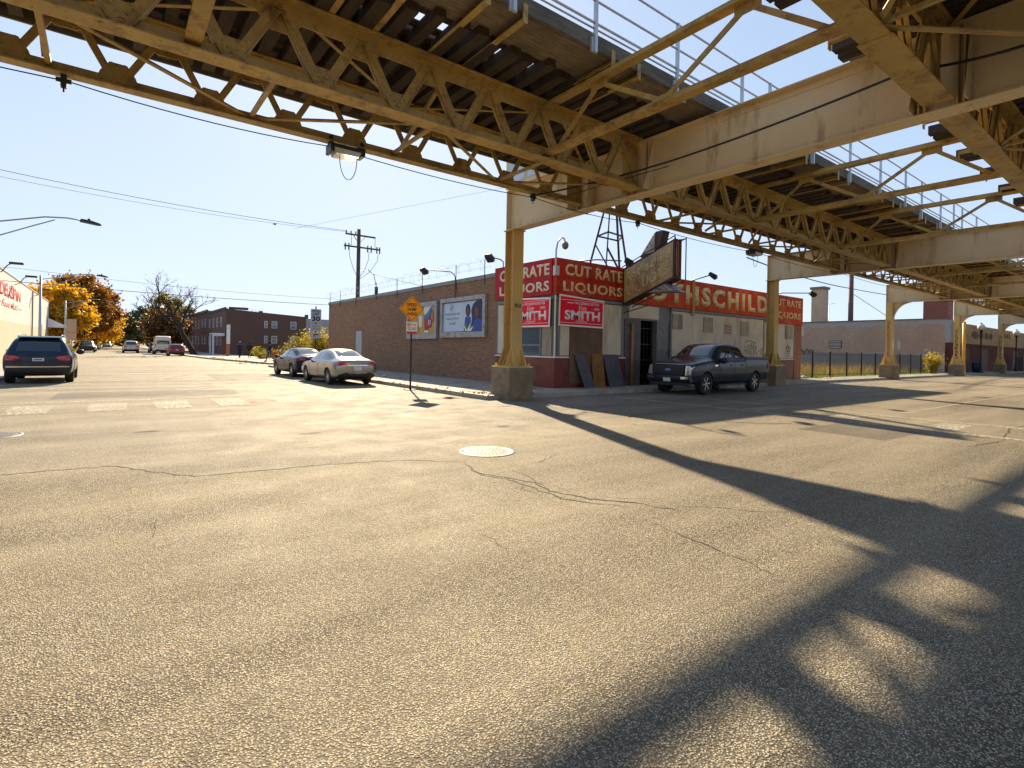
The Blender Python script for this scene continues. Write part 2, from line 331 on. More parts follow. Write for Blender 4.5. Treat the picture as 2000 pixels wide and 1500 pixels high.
part('asphalt_patch',MB().add([(-1.2,18.6,.0018),(3.4,18.4,.0018),(3.5,20.6,.0018),(-1.1,20.9,.0018)],[(0,1,2,3)]).add([(11.5,3.6,.0018),(13.4,3.5,.0018),(13.5,5.1,.0018),(11.6,5.2,.0018)],[(0,1,2,3)]).add([(3.9,26,.0018),(7.2,26,.0018),(7.0,31,.0018),(4.0,31,.0018)],[(0,1,2,3)]),PATCH,roado)
OIL=asphalt('oil_stained_asphalt',(.05,.042,.033),(.20,.175,.14)) or pm('oil_stain',(.06,.05,.04),.35,0,.3,30)
for k,(ox_,oy_,rx_,ry_) in enumerate(((6.4,8.6,.16,.10),(2.9,9.6,.22,.09),(.6,11.2,.18,.10),(8.6,11.6,.3,.12))):
    rq=random.Random(k); part('oil_spot',MB().add([(ox_+rx_*math.cos(2*pi*i/14)*rq.uniform(.7,1.2),oy_+ry_*math.sin(2*pi*i/14)*rq.uniform(.7,1.2),.0028) for i in range(14)],[tuple(range(14))]),OIL,roado)
# cracks: thin jagged dark seams
def crack(mb,pts,w,seed,jit=.03):
    rr=random.Random(seed); P=[]
    for (a,b) in zip(pts[:-1],pts[1:]):
        L=math.dist(a,b); k=max(2,int(L/.07))
        for i in range(k):
            t=i/k; P.append((a[0]+(b[0]-a[0])*t+rr.gauss(0,jit*.5),a[1]+(b[1]-a[1])*t+rr.gauss(0,jit*.5)))
    P.append(pts[-1]); vs=[]
    for i,p in enumerate(P):
        q=P[min(i+1,len(P)-1)]; o=P[max(i-1,0)]; d=Vector((q[0]-o[0],q[1]-o[1])); d=d.normalized() if d.length else Vector((1,0)); e=min(1,i/8,(len(P)-1-i)/8)
        ww=1.5*w*(.25+.75*e)*rr.uniform(.3,1.3)
        vs+=[(p[0]-d.y*ww,p[1]+d.x*ww,.003),(p[0]+d.y*ww,p[1]-d.x*ww,.003)]
    return mb.add(vs,[(2*i,2*i+1,2*i+3,2*i+2) for i in range(len(P)-1)])
cr=MB()
CR=[([(3.92,6.17),(3.71,5.48),(3.87,5.16),(3.99,4.76),(3.91,4.36),(3.99,4.15),(4.06,3.92),(4.23,3.71),(4.37,3.47),(4.47,3.25),(4.54,3.04)],.010,1),
    ([(3.71,5.72),(3.72,5.32),(3.83,5.15),(3.86,4.79),(3.86,4.52),(3.82,4.05),(3.99,3.78),(4.19,3.48)],.008,2),([(4.19,5.41),(4.11,4.91),(3.95,4.45)],.006,3),
    ([(4.55,5.54),(4.9,5.63),(5.46,5.93)],.006,4),([(4.47,3.25),(4.73,3.14),(4.98,2.89),(5.12,2.65),(5.37,2.47)],.006,20),([(3.99,3.13),(3.91,2.69),(3.85,2.32),(3.82,2.09),(3.77,1.76)],.004,21),
    ([(3.59,1.42),(3.61,1.21),(3.65,1.04),(3.7,.84)],.004,22),([(-3,8.5),(-.94,8.39),(-.5,8.35),(.11,8.29),(.48,7.66),(.84,7.15),(1.38,7.08),(2.34,6.98),(3.37,6.68),(3.9,6.1)],.007,5),
    ([(.29,5.32),(.35,5.51)],.005,23),([(.35,5.51),(.32,5.07)],.005,24),([(2.53,3.71),(2.5,3.28)],.004,25),([(3.99,4.76),(4.12,4.5),(4.05,4.2)],.004,26),([(3.86,4.79),(3.7,4.6),(3.72,4.3)],.004,27),([(4.2,3.9),(4.5,3.6),(4.7,3.45)],.004,28),
    ([(5.9,10.2),(6.2,9.2)],.005,11),([(12,2.5),(13.5,2.3),(16,2.6),(22,2.4)],.01,12),([(-3,24),(2,23.5),(9,24.2)],.02,13),([(2,27),(4,33)],.02,14),([(5.5,9.5),(7.5,9.2),(9.0,9.6),(11.2,9.2)],.006,19)]
for p,w_,s_ in CR: crack(cr,p,w_,s_)
part('crack',cr,pm('crack_tar',(.03,.024,.018),.9,0,.3,20),roado)
def slab(name,mb,mat=SIDEW): 
    o=struct(name,mb,mat); return o
KERB=pm('kerb_stone',(.36,.33,.27),.8,0,.15,3,dirt=((.2,.17,.12),.4,2),bump=.3)
HS=.13
sw=MB().prism([(9.45,13.5),(200,13.5),(200,15.4),(33.6,15.4),(33.6,14.9),(13.44,14.9),(13.44,40.8),(9.45,40.8)],'z',-.05,HS)
slab('corner_pavement',sw)
kb=MB().box(9.25,9.45,13.3,40.8,-.05,HS+.004).box(9.45,200,13.3,13.5,-.05,HS+.004); struct('kerb',kb,KERB)
jt=MB()
for y in np.arange(15.5,40.6,1.6): sheet(jt,9.46,13.4,y,y+.015,HS+.004)
sheet(jt,11.4,11.42,13.6,40.7,HS+.0045)
for x in np.arange(14.5,120,1.5): sheet(jt,x,x+.02,13.6,15.3 if x>33.6 else 14.85,HS+.004)
struct('pavement_joint',jt,pm('joint_dark',(.06,.05,.04),.9,0,.1,5))
slab('far_pavement',MB().prism([(10.6,45.8),(14.5,45.8),(14.5,600),(10.2,600),(7.8,80),(8.5,62)],'z',-.05,HS))
slab('west_pavement',MB().prism([(-3.1,14),(-3.1,600),(-6.5,600),(-6.5,14)],'z',-.05,HS)); 
slab('south_pavement',MB().box(9.45,200,-7,-3.3,-.05,HS)); slab('southwest_pavement',MB().box(-60,-3.3,-7,-3.3,-.05,HS)); slab('northwest_pavement',MB().box(-60,-6.5,13.3,17,-.05,HS))
# manholes
def manhole(x,y,r,label):
    t=thing('manhole_cover',label,'manhole cover',(x,y,0),.3)
    m=MB(); n=40
    vs=[];fs=[]
    for k,(rr,z) in enumerate([(r*1.18,.001),(r*1.16,.008),(r*1.03,.009),(r*1.02,.002)]):
        vs+=[(rr*math.cos(2*pi*i/n),rr*math.sin(2*pi*i/n),z) for i in range(n)]
    for k in range(3): fs+=[(k*n+i,k*n+(i+1)%n,(k+1)*n+(i+1)%n,(k+1)*n+i) for i in range(n)]
    m.add(vs,fs); part('frame_ring',m,IRON,t,smooth=True)
    d=MB().cyl((0,0,.001),r,.008,n=n)
    for q in range(1,6):
        for i in range(6*q):
            a=2*pi*i/(6*q)+.3*q; cx,cy=r*.16*q*math.cos(a),r*.16*q*math.sin(a); e=.022
            d.box(cx-e,cx+e,cy-e,cy+e,.009,.013)
    part('lid',d,IRON,t); return t
IRON=pm('worn_cast_iron',(.16,.155,.145),.55,.25,.12,12,bump=.3,bscale=80)
manhole(4.62,6.6,.36,'round cast iron manhole cover with raised studs in the middle of the junction')
manhole(-1.45,11.9,.33,'manhole cover at the left edge of the road below the crosswalk')
# ------------------------------------------------ the elevated railway
YO=5.4; PIT=16.6; X1=10.25
el=thing('elevated_railway','cream painted steel elevated railway on lattice girders spanning over the street','railway bridge',(X1,YO,0))
TY=[10.2,8.3,2.5,.5]; ZB=5.45; ZT=6.62
def girder_template(rivets,fw=.11,wb=.17,mw=.075):
    m=MB(); L0,L1=.22,PIT-.22; n=13; p=(L1-L0)/n
    m.box(L0,L1,-fw,fw,ZB,ZB+.022); m.box(L0,L1,-.011,.011,ZB+.022,ZB+wb)
    if fw>.15: m.box(L1-2.6,L1,-fw-.03,fw+.03,ZB-.016,ZB-.001); m.box(L0,L0+2.6,-fw-.03,fw+.03,ZB-.016,ZB-.001)
    for s in (-1,1):
        m.box(L0,L1,s*.011,s*.085,ZB+.022,ZB+.036) if s>0 else m.box(L0,L1,-.085,-.011,ZB+.022,ZB+.036)
        m.box(L0,L1,min(s*.012,s*.03),max(s*.012,s*.03),ZB+.04,ZB+.14)
    m.box(L0,L1,-.17,.17,ZT-.022,ZT); m.box(L0,L1,-.011,.011,ZT-.27,ZT-.022)
    for s in (-1,1):
        m.box(L0,L1,min(s*.012,s*.11),max(s*.012,s*.11),ZT-.04,ZT-.022); m.box(L0,L1,min(s*.012,s*.03),max(s*.012,s*.03),ZT-.15,ZT-.04)
    zb=ZB+.13; zt=ZT-.17
    for k in range(n):
        xb=L0+p*k; xm=xb+p/2
        for a,b in (((xb+.07,zb),(xm-.07,zt)),((xm+.07,zt),(xb+p-.07,zb))):
            off=.045
            # angle section: one leg flat in the web plane, one standing out
            m.beam((a[0],off,a[1]),(b[0],off,b[1]),.02,.15,up=(1,0,0)) if False else None
            d=Vector((b[0]-a[0],0,b[1]-a[1])).normalized(); pr=Vector((-d.z,0,d.x))
            for (yy0,yy1,w0,w1) in ((-.014,.014,-mw,mw),) if mw<.07 else ((-.032,-.012,-mw,mw),(-.07,-.032,-mw,-mw+.015),(.012,.032,-mw,mw),(.032,.07,-mw,-mw+.015)):
                A=Vector((a[0],0,a[1]));B=Vector((b[0],0,b[1])); vs=[]
                for Q in (A,B):
                    for yy,ww in ((yy0,w0),(yy1,w0),(yy1,w1),(yy0,w1)): vs.append(Q+pr*ww+Vector((0,yy,0)))
                m.add(vs,[(0,1,2,3),(7,6,5,4),(0,4,5,1),(1,5,6,2),(2,6,7,3),(3,7,4,0)])
        # gussets: bottom node at xb, top node at xm
        m.prism([(xb-.24,ZB+.165),(xb+.24,ZB+.165),(xb+.22,ZB+.22),(xb+.11,ZB+.38),(xb-.11,ZB+.38),(xb-.22,ZB+.22)],'y',-.0105,.0105) if k else None
        m.prism([(xm-.30,ZT-.24),(xm+.30,ZT-.24),(xm+.30,ZT-.29),(xm+.13,ZT-.47),(xm-.13,ZT-.47),(xm-.30,ZT-.29)],'y',-.0105,.0105)
        if rivets:
            for cx,cz,sg in ((xb,ZB,1),(xm,ZT,-1)):
                for dx,dz in (((-.18,.215),(-.06,.215),(.06,.215),(.18,.215),(-.12,.29),(.12,.29),(-.08,.36),(.08,.36),(-.2,.09),(0,.09),(.2,.09)) if sg>0 else ((-.2,.28),(-.1,.28),(0,.28),(.1,.28),(.2,.28),(-.13,.36),(.13,.36),(-.09,.44),(.09,.44),(-.2,.09),(0,.09),(.2,.09))):
                    for s in (-1,1):
                        y0=s*.036; m.add([(cx+dx-.019,y0,cz+sg*dz),(cx+dx,y0,cz+sg*dz-.019),(cx+dx+.019,y0,cz+sg*dz),(cx+dx,y0,cz+sg*dz+.019),(cx+dx,y0+s*.02,cz+sg*dz)],[(0,1,4),(1,2,4),(2,3,4),(3,0,4)])
            for yy in (-.075,.075):
                for q in range(4):
                    cx=xb+p*q/4+.1; m.add([(cx-.014,yy,ZB),(cx,yy-.014,ZB),(cx+.014,yy,ZB),(cx,yy+.014,ZB),(cx,yy,ZB-.014)],[(0,1,4),(1,2,4),(2,3,4),(3,0,4)])
    # solid end plates
    for a,b in ((L0,L0+.5),(L1-.5,L1)):
        m.box(a,b,-.0105,.0105,ZB+.17,ZT-.27)
    return m
def inst(name,me,mat,loc,parent=None):
    ob=bpy.data.objects.new(name,me); COL.objects.link(ob); ob.parent=parent or el; ob.location=loc
    if not me.materials: me.materials.append(mat)
    return ob
GM={(n_,r_):girder_template(r_,*((.11,.165,.052) if n_ else (.165,.20,.078))).mesh('lattice_girder') for n_ in (0,1) for r_ in (True,False)}
BAYS=range(-2,7)
def bx(k): return k*PIT
for k in BAYS:
    for y in TY: inst('lattice_girder',GM[(int(y==TY[0]),-1<=k<=0)],STEEL,(bx(k),y-YO,0))
# lateral bracing between the two girders of each track
def lateral():
    m=MB()
    n=6; p=(PIT-.6)/n
    for k in range(n):
        xa=.3+p*k; a,b=(-.95,.95) if k%2==0 else (.95,-.95)
        m.beam((xa,a,ZB+.06),(xa+p,b,ZB+.06),.075,.012); m.beam((xa,a,ZB+.075),(xa+p,b,ZB+.075),.012,.05)
        m.beam((xa+.2,-a,ZT-.08),(xa+p+.2,-b,ZT-.08),.075,.012)
        if k: m.beam((xa,-.95,ZB+.09),(xa,.95,ZB+.09),.07,.05)
    for xx in (PIT/3,2*PIT/3):
        m.beam((xx,-.93,ZB+.2),(xx,.93,ZT-.2),.06,.06); m.beam((xx+.05,.93,ZB+.2),(xx+.05,-.93,ZT-.2),.06,.06)
    return m
lm=lateral().mesh('lateral_bracing')
for k in BAYS:
    for y in (9.25,1.5): inst('lateral_bracing',lm,STEEL,(bx(k),y-YO,0))
# cross frames in the open middle
def frame():
    m=MB(); a,b=2.55,8.25; W=b-a
    for z,h in ((ZT-.08,.13),(ZB+.10,.13)):
        m.box(-.10,.10,a-YO,b-YO,z-.008,z+.008); m.box(-.012,.012,a-YO,b-YO,z+.008,z+h)
        m.box(-.10,-.082,a-YO,b-YO,z+.008,z+.05); m.box(.082,.10,a-YO,b-YO,z+.008,z+.05)
    pts=[(a+.35,ZB+.2),(a+W*.25,ZT-.12),(a+W*.5,ZB+.2),(a+W*.75,ZT-.12),(b-.35,ZB+.2)]
    for p,q in zip(pts[:-1],pts[1:]):
        m.beam((0.03,p[0]-YO,p[1]),(0.03,q[0]-YO,q[1]),.085,.012,up=(1,0,0)); m.beam((0.06,p[0]-YO,p[1]),(0.06,q[0]-YO,q[1]),.012,.07,up=(1,0,0))
    for (y,z) in pts[1:-1]: m.box(.018,.03,y-YO-.2,y-YO+.2,z-.12,z+.10)
    return m
fm=frame().mesh('cross_frame')
for k in BAYS:
    for fx in ((PIT-3.15,PIT-9.4,PIT-14.2) if k==-1 else (5.2,11.3)): inst('cross_frame',fm,STEEL,(bx(k)+fx,0,0))
# cross girder of each bent
def crossg(rivets):
    m=MB(); y0,y1=-2.75-YO,13.55-YO; zb,zt=5.34,6.60
    m.box(-.012,.012,y0,y1,zb+.02,zt-.02); m.box(-.20,.20,y0,y1,zb,zb+.02); m.box(-.20,.20,y0,y1,zt-.02,zt)
    for s in (-1,1):
        for z in (zb+.02,zt-.15): m.box(min(s*.013,s*.03),max(s*.013,s*.03),y0,y1,z,z+.13)
        m.box(min(s*.03,s*.11),max(s*.03,s*.11),y0,y1,zb+.021,zb+.036)
        for y in TY:
            for d in (-.28,-.20,.20,.28):
                m.box(min(s*.031,s*.16),max(s*.031,s*.16),y-YO+d-.012,y-YO+d+.012,zb+.04,zt-.03)
            # knee gussets beside each girder
            for d in (-.34,.34):
                m.prism([(s*.02,zb+.04),(s*.42,zb+.04),(s*.30,zb+.35),(s*.10,zt-.1),(s*.02,zt-.1)],'y',y-YO+d-.009,y-YO+d+.009)
    for yy in (y0,y1): m.box(-.19,.19,yy-.01,yy+.01,zb+.02,zt-.02)
    def rv(x,y,z,s): m.add([(x,y-.016,z),(x,y,z-.016),(x,y+.016,z),(x,y,z+.016),(x+s*.016,y,z)],[(0,1,4),(1,2,4),(2,3,4),(3,0,4)])
    if rivets:
        y=y0+.1
        while y<y1:
            for s in (-1,1):
                for z in (zb+.065,zb+.125,zt-.055,zt-.115): rv(s*.031,y,z,s)
            y+=.13
        for s in (-1,1):
            for yb in TY:
                for d in (-.24,.24):
                    z=zb+.2
                    while z<zt-.15: rv(s*.013,yb-YO+d,z,s); z+=.11
        for xx in (-.15,-.08,.08,.15):
            y=y0+.1
            while y<y1: m.add([(xx-.016,y,zb),(xx,y-.016,zb),(xx+.016,y,zb),(xx,y+.016,zb),(xx,y,zb-.014)],[(0,1,4),(1,2,4),(2,3,4),(3,0,4)]); y+=.16
    return m
cg={r_:crossg(r_).mesh('cross_girder') for r_ in (True,False)}
BENTS=range(-2,8)
for k in BENTS:
    inst('cross_girder',cg[k in (0,1)],STEELG,(bx(k),0,0))
def col_h():
    m=MB(); h=.205; zc=5.335; z0=1.06
    for s in (-1,1): m.box(-.21,.21,min(s*h,s*(h-.022)),max(s*h,s*(h-.022)),z0,zc)
    m.box(-.012,.012,-h+.022,h-.022,z0,zc)
    for s in (-1,1):
        for t in (-1,1): m.box(min(t*.012,t*.05),max(t*.012,t*.05),min(s*.165,s*.181),max(s*.165,s*.181),z0,zc)
    # flared base gussets
    for s in (-1,1):
        m.prism([(s*h,z0),(s*.43,z0),(s*.40,z0+.07),(s*(h+.02),z0+.60),(s*h,z0+.60)],'x',-.21,-.19); m.prism([(s*h,z0),(s*.43,z0),(s*.40,z0+.07),(s*(h+.02),z0+.60),(s*h,z0+.60)],'x',.19,.21)
        m.prism([(s*.211,z0),(s*.44,z0),(s*.41,z0+.07),(s*.225,z0+.55),(s*.211,z0+.55)],'y',-h,-h+.02); m.prism([(s*.211,z0),(s*.44,z0),(s*.41,z0+.07),(s*.225,z0+.55),(s*.211,z0+.55)],'y',h-.02,h)
        m.prism([(s*.02,z0),(s*.44,z0),(s*.03,z0+.62)],'y',-.01,.01)
    m.box(-.25,.25,-.25,.25,zc-.03,zc)
    return m
def col_l():
    m=MB(); z0=1.06; zc=5.335
    for s in (-1,1):     # two channels
        m.box(-.2,.2,min(s*.2,s*.185),max(s*.2,s*.185),z0,zc); 
        for t in (-1,1): m.box(min(t*.2,t*.186),max(t*.2,t*.186),min(s*.11,s*.185),max(s*.11,s*.185),z0,zc)
    for t in (-1,1):
        m.box(min(t*.201,t*.212),max(t*.201,t*.212),-.2,.2,z0,1.55); m.box(min(t*.201,t*.212),max(t*.201,t*.212),-.2,.2,4.1,zc)
        z=1.55; q=0
        while z<4.05:
            a,b=(-.15,.15) if q%2 else (.15,-.15); m.beam((t*.207,a,z),(t*.207,b,min(4.1,z+.3)),.055,.011,up=(1,0,0)) ; z+=.3; q+=1
    for s in (-1,1):
        m.prism([(s*.2,z0),(s*.45,z0),(s*.42,z0+.1),(s*.22,z0+.8),(s*.2,z0+.8)],'x',-.2,-.18); m.prism([(s*.2,z0),(s*.45,z0),(s*.42,z0+.1),(s*.22,z0+.8),(s*.2,z0+.8)],'x',.18,.2)
        m.prism([(s*.212,z0),(s*.43,z0),(s*.4,z0+.1),(s*.225,z0+.6),(s*.212,z0+.6)],'y',-.19,-.17); m.prism([(s*.212,z0),(s*.43,z0),(s*.4,z0+.1),(s*.225,z0+.6),(s*.212,z0+.6)],'y',.17,.19)
    return m
def knee(sg):
    m=MB(); pts=[(sg*-.2,5.33),(sg*-.2,4.1)]
    for i in range(9):
        a=pi/2*i/8; pts.append((sg*(-.2-1.0*(1-math.cos(a))),4.1+1.2*math.sin(a)))
    pts[-1]=(pts[-1][0],5.33)
    m.prism(pts,'x',-.012,.012)
    for i in range(2,len(pts)-2+1):
        p,q=pts[i],pts[i+1] if i+1<len(pts) else pts[i]
        if p!=q: m.beam((0,p[0],p[1]),(0,q[0],q[1]),.24,.014)
    return m
ch=col_h().mesh('column'); cl=col_l().mesh('column')
bp_=MB().box(-.47,.47,-.47,.47,1.0,1.035).box(-.40,.40,-.40,.40,1.035,1.06)
for sx in (-1,1):
    for sy in (-1,1): bp_.cyl((sx*.37,sy*.37,1.06),.03,.07,n=6)
bp_=bp_.mesh('base_plate')
pd=MB().box(-.48,.48,-.48,.48,-.1,1.0).mesh('concrete_pedestal',bev=.02)
kn={-1:knee(-1).mesh('knee_bracket'),1:knee(1).mesh('knee_bracket')}
COLS={}
for k in BENTS:
    for side,y in ((1,13.35),(-1,-2.55)):
        c=inst('column',ch if k<2 else cl,STEELC,(bx(k),y-YO,0))
        inst('base_plate',bp_,STEELC,(0,0,0),c); inst('concrete_pedestal',pd,CONC,(0,0,0),c)
        if k>=2: inst('knee_bracket',kn[side],STEELG,(0,0,0),c)
        COLS[(k,side)]=c
shbox=part('added_shadow_box',MB().box(X1-.26,X1+.26,11.45,13.52,6.615,7.55).box(X1-.30,X1+.30,11.4,13.56,7.55,7.60),STEELG,el,world=True,bev=.01)  # unseen box added on the near bent to widen its cast shadow
part('front_panel',MB().box(X1-.275,X1-.261,11.6,12.4,6.75,7.45).box(X1-.275,X1-.261,12.55,13.35,6.75,7.45),GALV,shbox,world=True)  # flat panels dressing the added shadow box
text('number_lettering','855',BLACK,COLS[(0,1)],(X1-.11,13.35-.206,2.88),SR,UP,.26,.13,.002,.02)
# plate on the narrow side of the near column above the girder
# decks: ties, rails, running boards
def deck(seed,ya,yb,trackc,inner,boards):
    """ties from ya to yb (world y); inner = side (+1/-1) of ragged tie ends"""
    rr=random.Random(seed); m=MB(); x=.12; z0,z1=ZT+.01,ZT+.20; i=0
    while x<PIT-.05:
        a,b=ya+rr.uniform(-.22,.05),yb+rr.uniform(-.04,.04)
        if inner==1 and i%6 in (0,1): b+=.55
        if inner==1 and i%6==3: b-=.18
        wd=rr.choice((.17,.2,.2,.24)); dz=rr.uniform(-.012,.012); m.box(x,x+wd,a-YO,b-YO,z0,z1+dz); x+=.38+rr.uniform(-.08,.06); i+=1
    return m
def boardset(seed,ranges,z0,z1,gap,L=3.6,bw=.2):
    rr=random.Random(seed); m=MB()
    for ya,yb in ranges:
        y=ya
        while y+bw*.6<yb:
            x=0
            while x<PIT:
                l=min(PIT-x,rr.choice((2.4,3.0,3.6,4.2))); 
                if rr.random()>gap: m.box(x+.01,x+l-.01,y-YO,min(yb,y+bw-rr.uniform(.012,.03))-YO,z0+rr.uniform(0,.008),z1+rr.uniform(-.01,.01))
                x+=l
            y+=bw
    return m
def rails(yc):
    m=MB()
    for d in (-.72,.72):
        y=yc+d-YO; m.box(0,PIT,y-.065,y+.065,ZT+.215,ZT+.235); m.box(0,PIT,y-.01,y+.01,ZT+.235,ZT+.34); m.box(0,PIT,y-.035,y+.035,ZT+.34,ZT+.375)
        g=.32 if d>0 else -.32; m.box(0,PIT,y+g-.09,y+g+.09,ZT+.215,ZT+.36)
    return m
ZK0,ZK1=ZT+.215,ZT+.255
for s in (0,1):
    D1=deck(10+s,7.35,11.35,9.25,0,0).mesh('track_ties'); D2=deck(20+s,-.45,3.30,1.5,1,0).mesh('track_ties')
    B1=boardset(30+s,[(8.30,9.9),(10.1,11.42),(7.4,8.1)],ZK0,ZK1,.03).mesh('deck_boards'); B2=boardset(40+s,[(.6,2.2),(-.45,.5),(2.4,3.2)],ZK0,ZK1,.08).mesh('deck_boards')
    if s==0: OF=MB().box(0,PIT,11.43-YO,11.48-YO,ZT-.02,ZK1+.02).mesh('shadow_edge_board')  # outer board added so that the deck casts a solid shadow edge
    M1=boardset(50+s,[(8.1,8.3),(9.9,10.1)],ZK0,ZK1,.2,bw=.1).mesh('deck_boards')
    for k in BAYS:
        if k%2!=s: continue
        inst('track_ties',D1,TIE,(bx(k),0,0)); inst('track_ties',D2,TIE,(bx(k),0,0)); inst('deck_boards',B1,TIE,(bx(k),0,0)); inst('deck_boards',B2,TIE,(bx(k),0,0)); inst('shadow_edge_board',OF,FASC_,(bx(k),0,0))
        inst('deck_boards',M1,TIE,(bx(k),0,0))
r1=rails(9.25).mesh('rail_track'); r2=rails(1.5).mesh('rail_track')
for k in BAYS: inst('rail_track',r1,RUST,(bx(k),0,0)); inst('rail_track',r2,RUST,(bx(k),0,0))
# inner footwalk with fascia, carried on pairs of outriggers
def outrig(ya,yb):
    m=MB(); 
    m.box(-.055,.055,ya-YO,yb-YO,ZT+.012,ZT+.024); m.box(.043,.055,ya-YO,yb-YO,ZT+.024,ZT+.14)
    return m
FWY=6.46
om=outrig(FWY-.02,8.3).mesh('outrigger')
tipm=MB().box(-.045,.045,FWY-.055-YO,FWY-.035-YO,ZT-.03,ZT+.26).mesh('tip_plate')
fw=MB(); 
for i,(a,b) in enumerate(((FWY+.06,FWY+.33),(FWY+.335,FWY+.60),(FWY+.605,FWY+.86))): fw.box(0.005,PIT-.005,a-YO,b-YO,ZT+.145+.003*i,ZT+.19+.003*i)
fwm=fw.mesh('footwalk_boards')
fa=MB().box(0.004,PIT/2-.004,FWY-.03-YO,FWY+.05-YO,ZT+.145,ZT+.40).box(PIT/2+.004,PIT-.004,FWY-.028-YO,FWY+.052-YO,ZT+.145,ZT+.398); fam=fa.mesh('fascia_board')
FASC=wood('weathered_fascia',(.13,.115,.09),4,'x')
rl=MB()
for z in (8.02,7.53): rl.tube([(0,FWY-.09-YO,z),(PIT,FWY-.09-YO,z)],.022,6)
rl.tube([(0,FWY-.085-YO,7.15),(PIT,FWY-.085-YO,7.15)],.024,6); rl.tube([(0,FWY-.06-YO,7.07),(PIT,FWY-.06-YO,7.07)],.018,6); rlm=rl.mesh('handrail',smooth=True)
pm_=MB().box(-.03,.03,FWY-.085-.03-YO,FWY-.06-YO,ZT+.03,8.04).box(-.07,.07,FWY-.07-YO,FWY-.031-YO,ZT+.05,ZT+.3).mesh('railing_post')
for k in BAYS:
    inst('footwalk_boards',fwm,BOARD,(bx(k),0,0)); inst('fascia_board',fam,FASC,(bx(k),0,0))
    hr=inst('handrail',rlm,GALV,(bx(k),0,0))
    for x in (1.0,2.25,4.6,7.0,9.4,11.75,13.5,15.8):  # posts
        inst('railing_post',pm_,GALV,(x-.6 if k==-1 else x,0,0),hr)
OUTX=(.9,1.6,3.6,4.3,6.3,7.0,9.0,9.7,10.7,11.4,13.4,14.1,15.5)
o_=MB()
for q in (om,tipm): o_.add([tuple(v.co) for v in q.vertices],[tuple(p.vertices) for p in q.polygons])
om2=o_.mesh('outrigger')
for k in range(-1,6):
    for x in OUTX: inst('outrigger',om2,STEEL,(bx(k)+x,0,0))
# outriggers of the other deck: short stubs under the ragged tie ends
s2=MB().box(-.05,.05,2.5-YO,3.72-YO,ZT-.06,ZT+.008).box(-.05,.05,3.7-YO,3.72-YO,ZT-.16,ZT-.06).mesh('tie_bracket')
for k in range(-1,6):
    for x in OUTX[::2]: inst('tie_bracket',s2,STEEL,(bx(k)+x,0,0))
# ------------------------------------------------ things hung under the railway
def wire(name,pts,r,label,cat,group=None,mat=BLACK,sag=0,n=4):
    P=[]
    for a,b in zip(pts[:-1],pts[1:]):
        a=Vector(a);b=Vector(b);k=10
        for i in range(k):
            t=i/k; q=a.lerp(b,t); q.z-=4*sag*t*(1-t); P.append(q)
    P.append(Vector(pts[-1])); base=tuple(P[0])
    return solo(name,MB().tube(P,r,n),mat,label,cat,group,smooth=True,base=base)
AY=10.2
wire('hanging_wire',[(-7,AY,5.40),(-.5,AY,5.37),(3.3,AY,5.37),(8.38,AY,5.36),(12.4,AY,5.37),(19.2,AY,5.37),(27,AY,5.37),(36,AY,5.37)],.010,'thin black wire clipped along the underside of the left lattice girder','wire',sag=.09)
wire('feeder_cable',[(8.38,AY-.1,5.39),(10.0,7.3,5.86),(9.86,2.85,6.02),(9.8,1.4,5.80),(9.8,-2.2,6.0)],.022,'thick dark cable running across the face of the big plate girder','cable',sag=.05)
wire('signal_wire',[(9.9,7.3,5.72),(9.0,AY-.1,5.40)],.010,'short twisted wire running up from the girder clamp','wire')
for i,(x,l) in enumerate(((-.55,'black cable clamp under the girder at the far left'),(8.38,'black cable clamp under the girder beside the near column'),(12.4,'black cable clamp under the girder above the hanging arrow sign'))):
    m=MB().box(-.035,.035,-.05,.05,-.10,.09).tube([(0,0,-.1),(0,0,-.17)],.012,6).cyl((-.09,0,0),.035,.18,'x',8)
    solo('cable_clamp',m,BLACK,l,'cable clamp','cable clamps',base=(0,0,0)).location=(x,AY,5.37)
def underlight(x,label):
    t=thing('underbridge_lamp',label,'light fixture',(x,AY,5.44),0,'lamps under the girder')
    part('housing',MB().box(-.30,.28,-.20,.20,-.11,-.05).box(-.34,-.28,-.16,.16,-.20,-.02).box(.26,.34,-.14,.14,-.16,0),BLACK,t,bev=.008)
    part('lens',MB().prism([(-.27,-.11),(.25,-.11),(.20,-.21),(-.22,-.21)],'y',-.17,.17),LENSU,t)
    for a,b_ in ((-.34,-.27),(.27,.34)): part('bracket',MB().box(a,b_,-.05,.05,-.05,.14),BLACK,t)
    part('cable_loop',MB().tube([(-.12+.20*math.sin(a)*.0+.19*(1-math.cos(a))*.9,0,-.21-.42*math.sin(a)) for a in [pi*i/14 for i in range(15)]],.008,5),BLACK,t,smooth=True)
    return t
LENSU=glassm('frosted_lamp_glass',(.62,.60,.52),.15)
underlight(3.65,'dark floodlight with a glass front and looping cable under the girder, sky behind it')
underlight(19.1,'small floodlight with looping cable under the far stretch of girder near the second column')
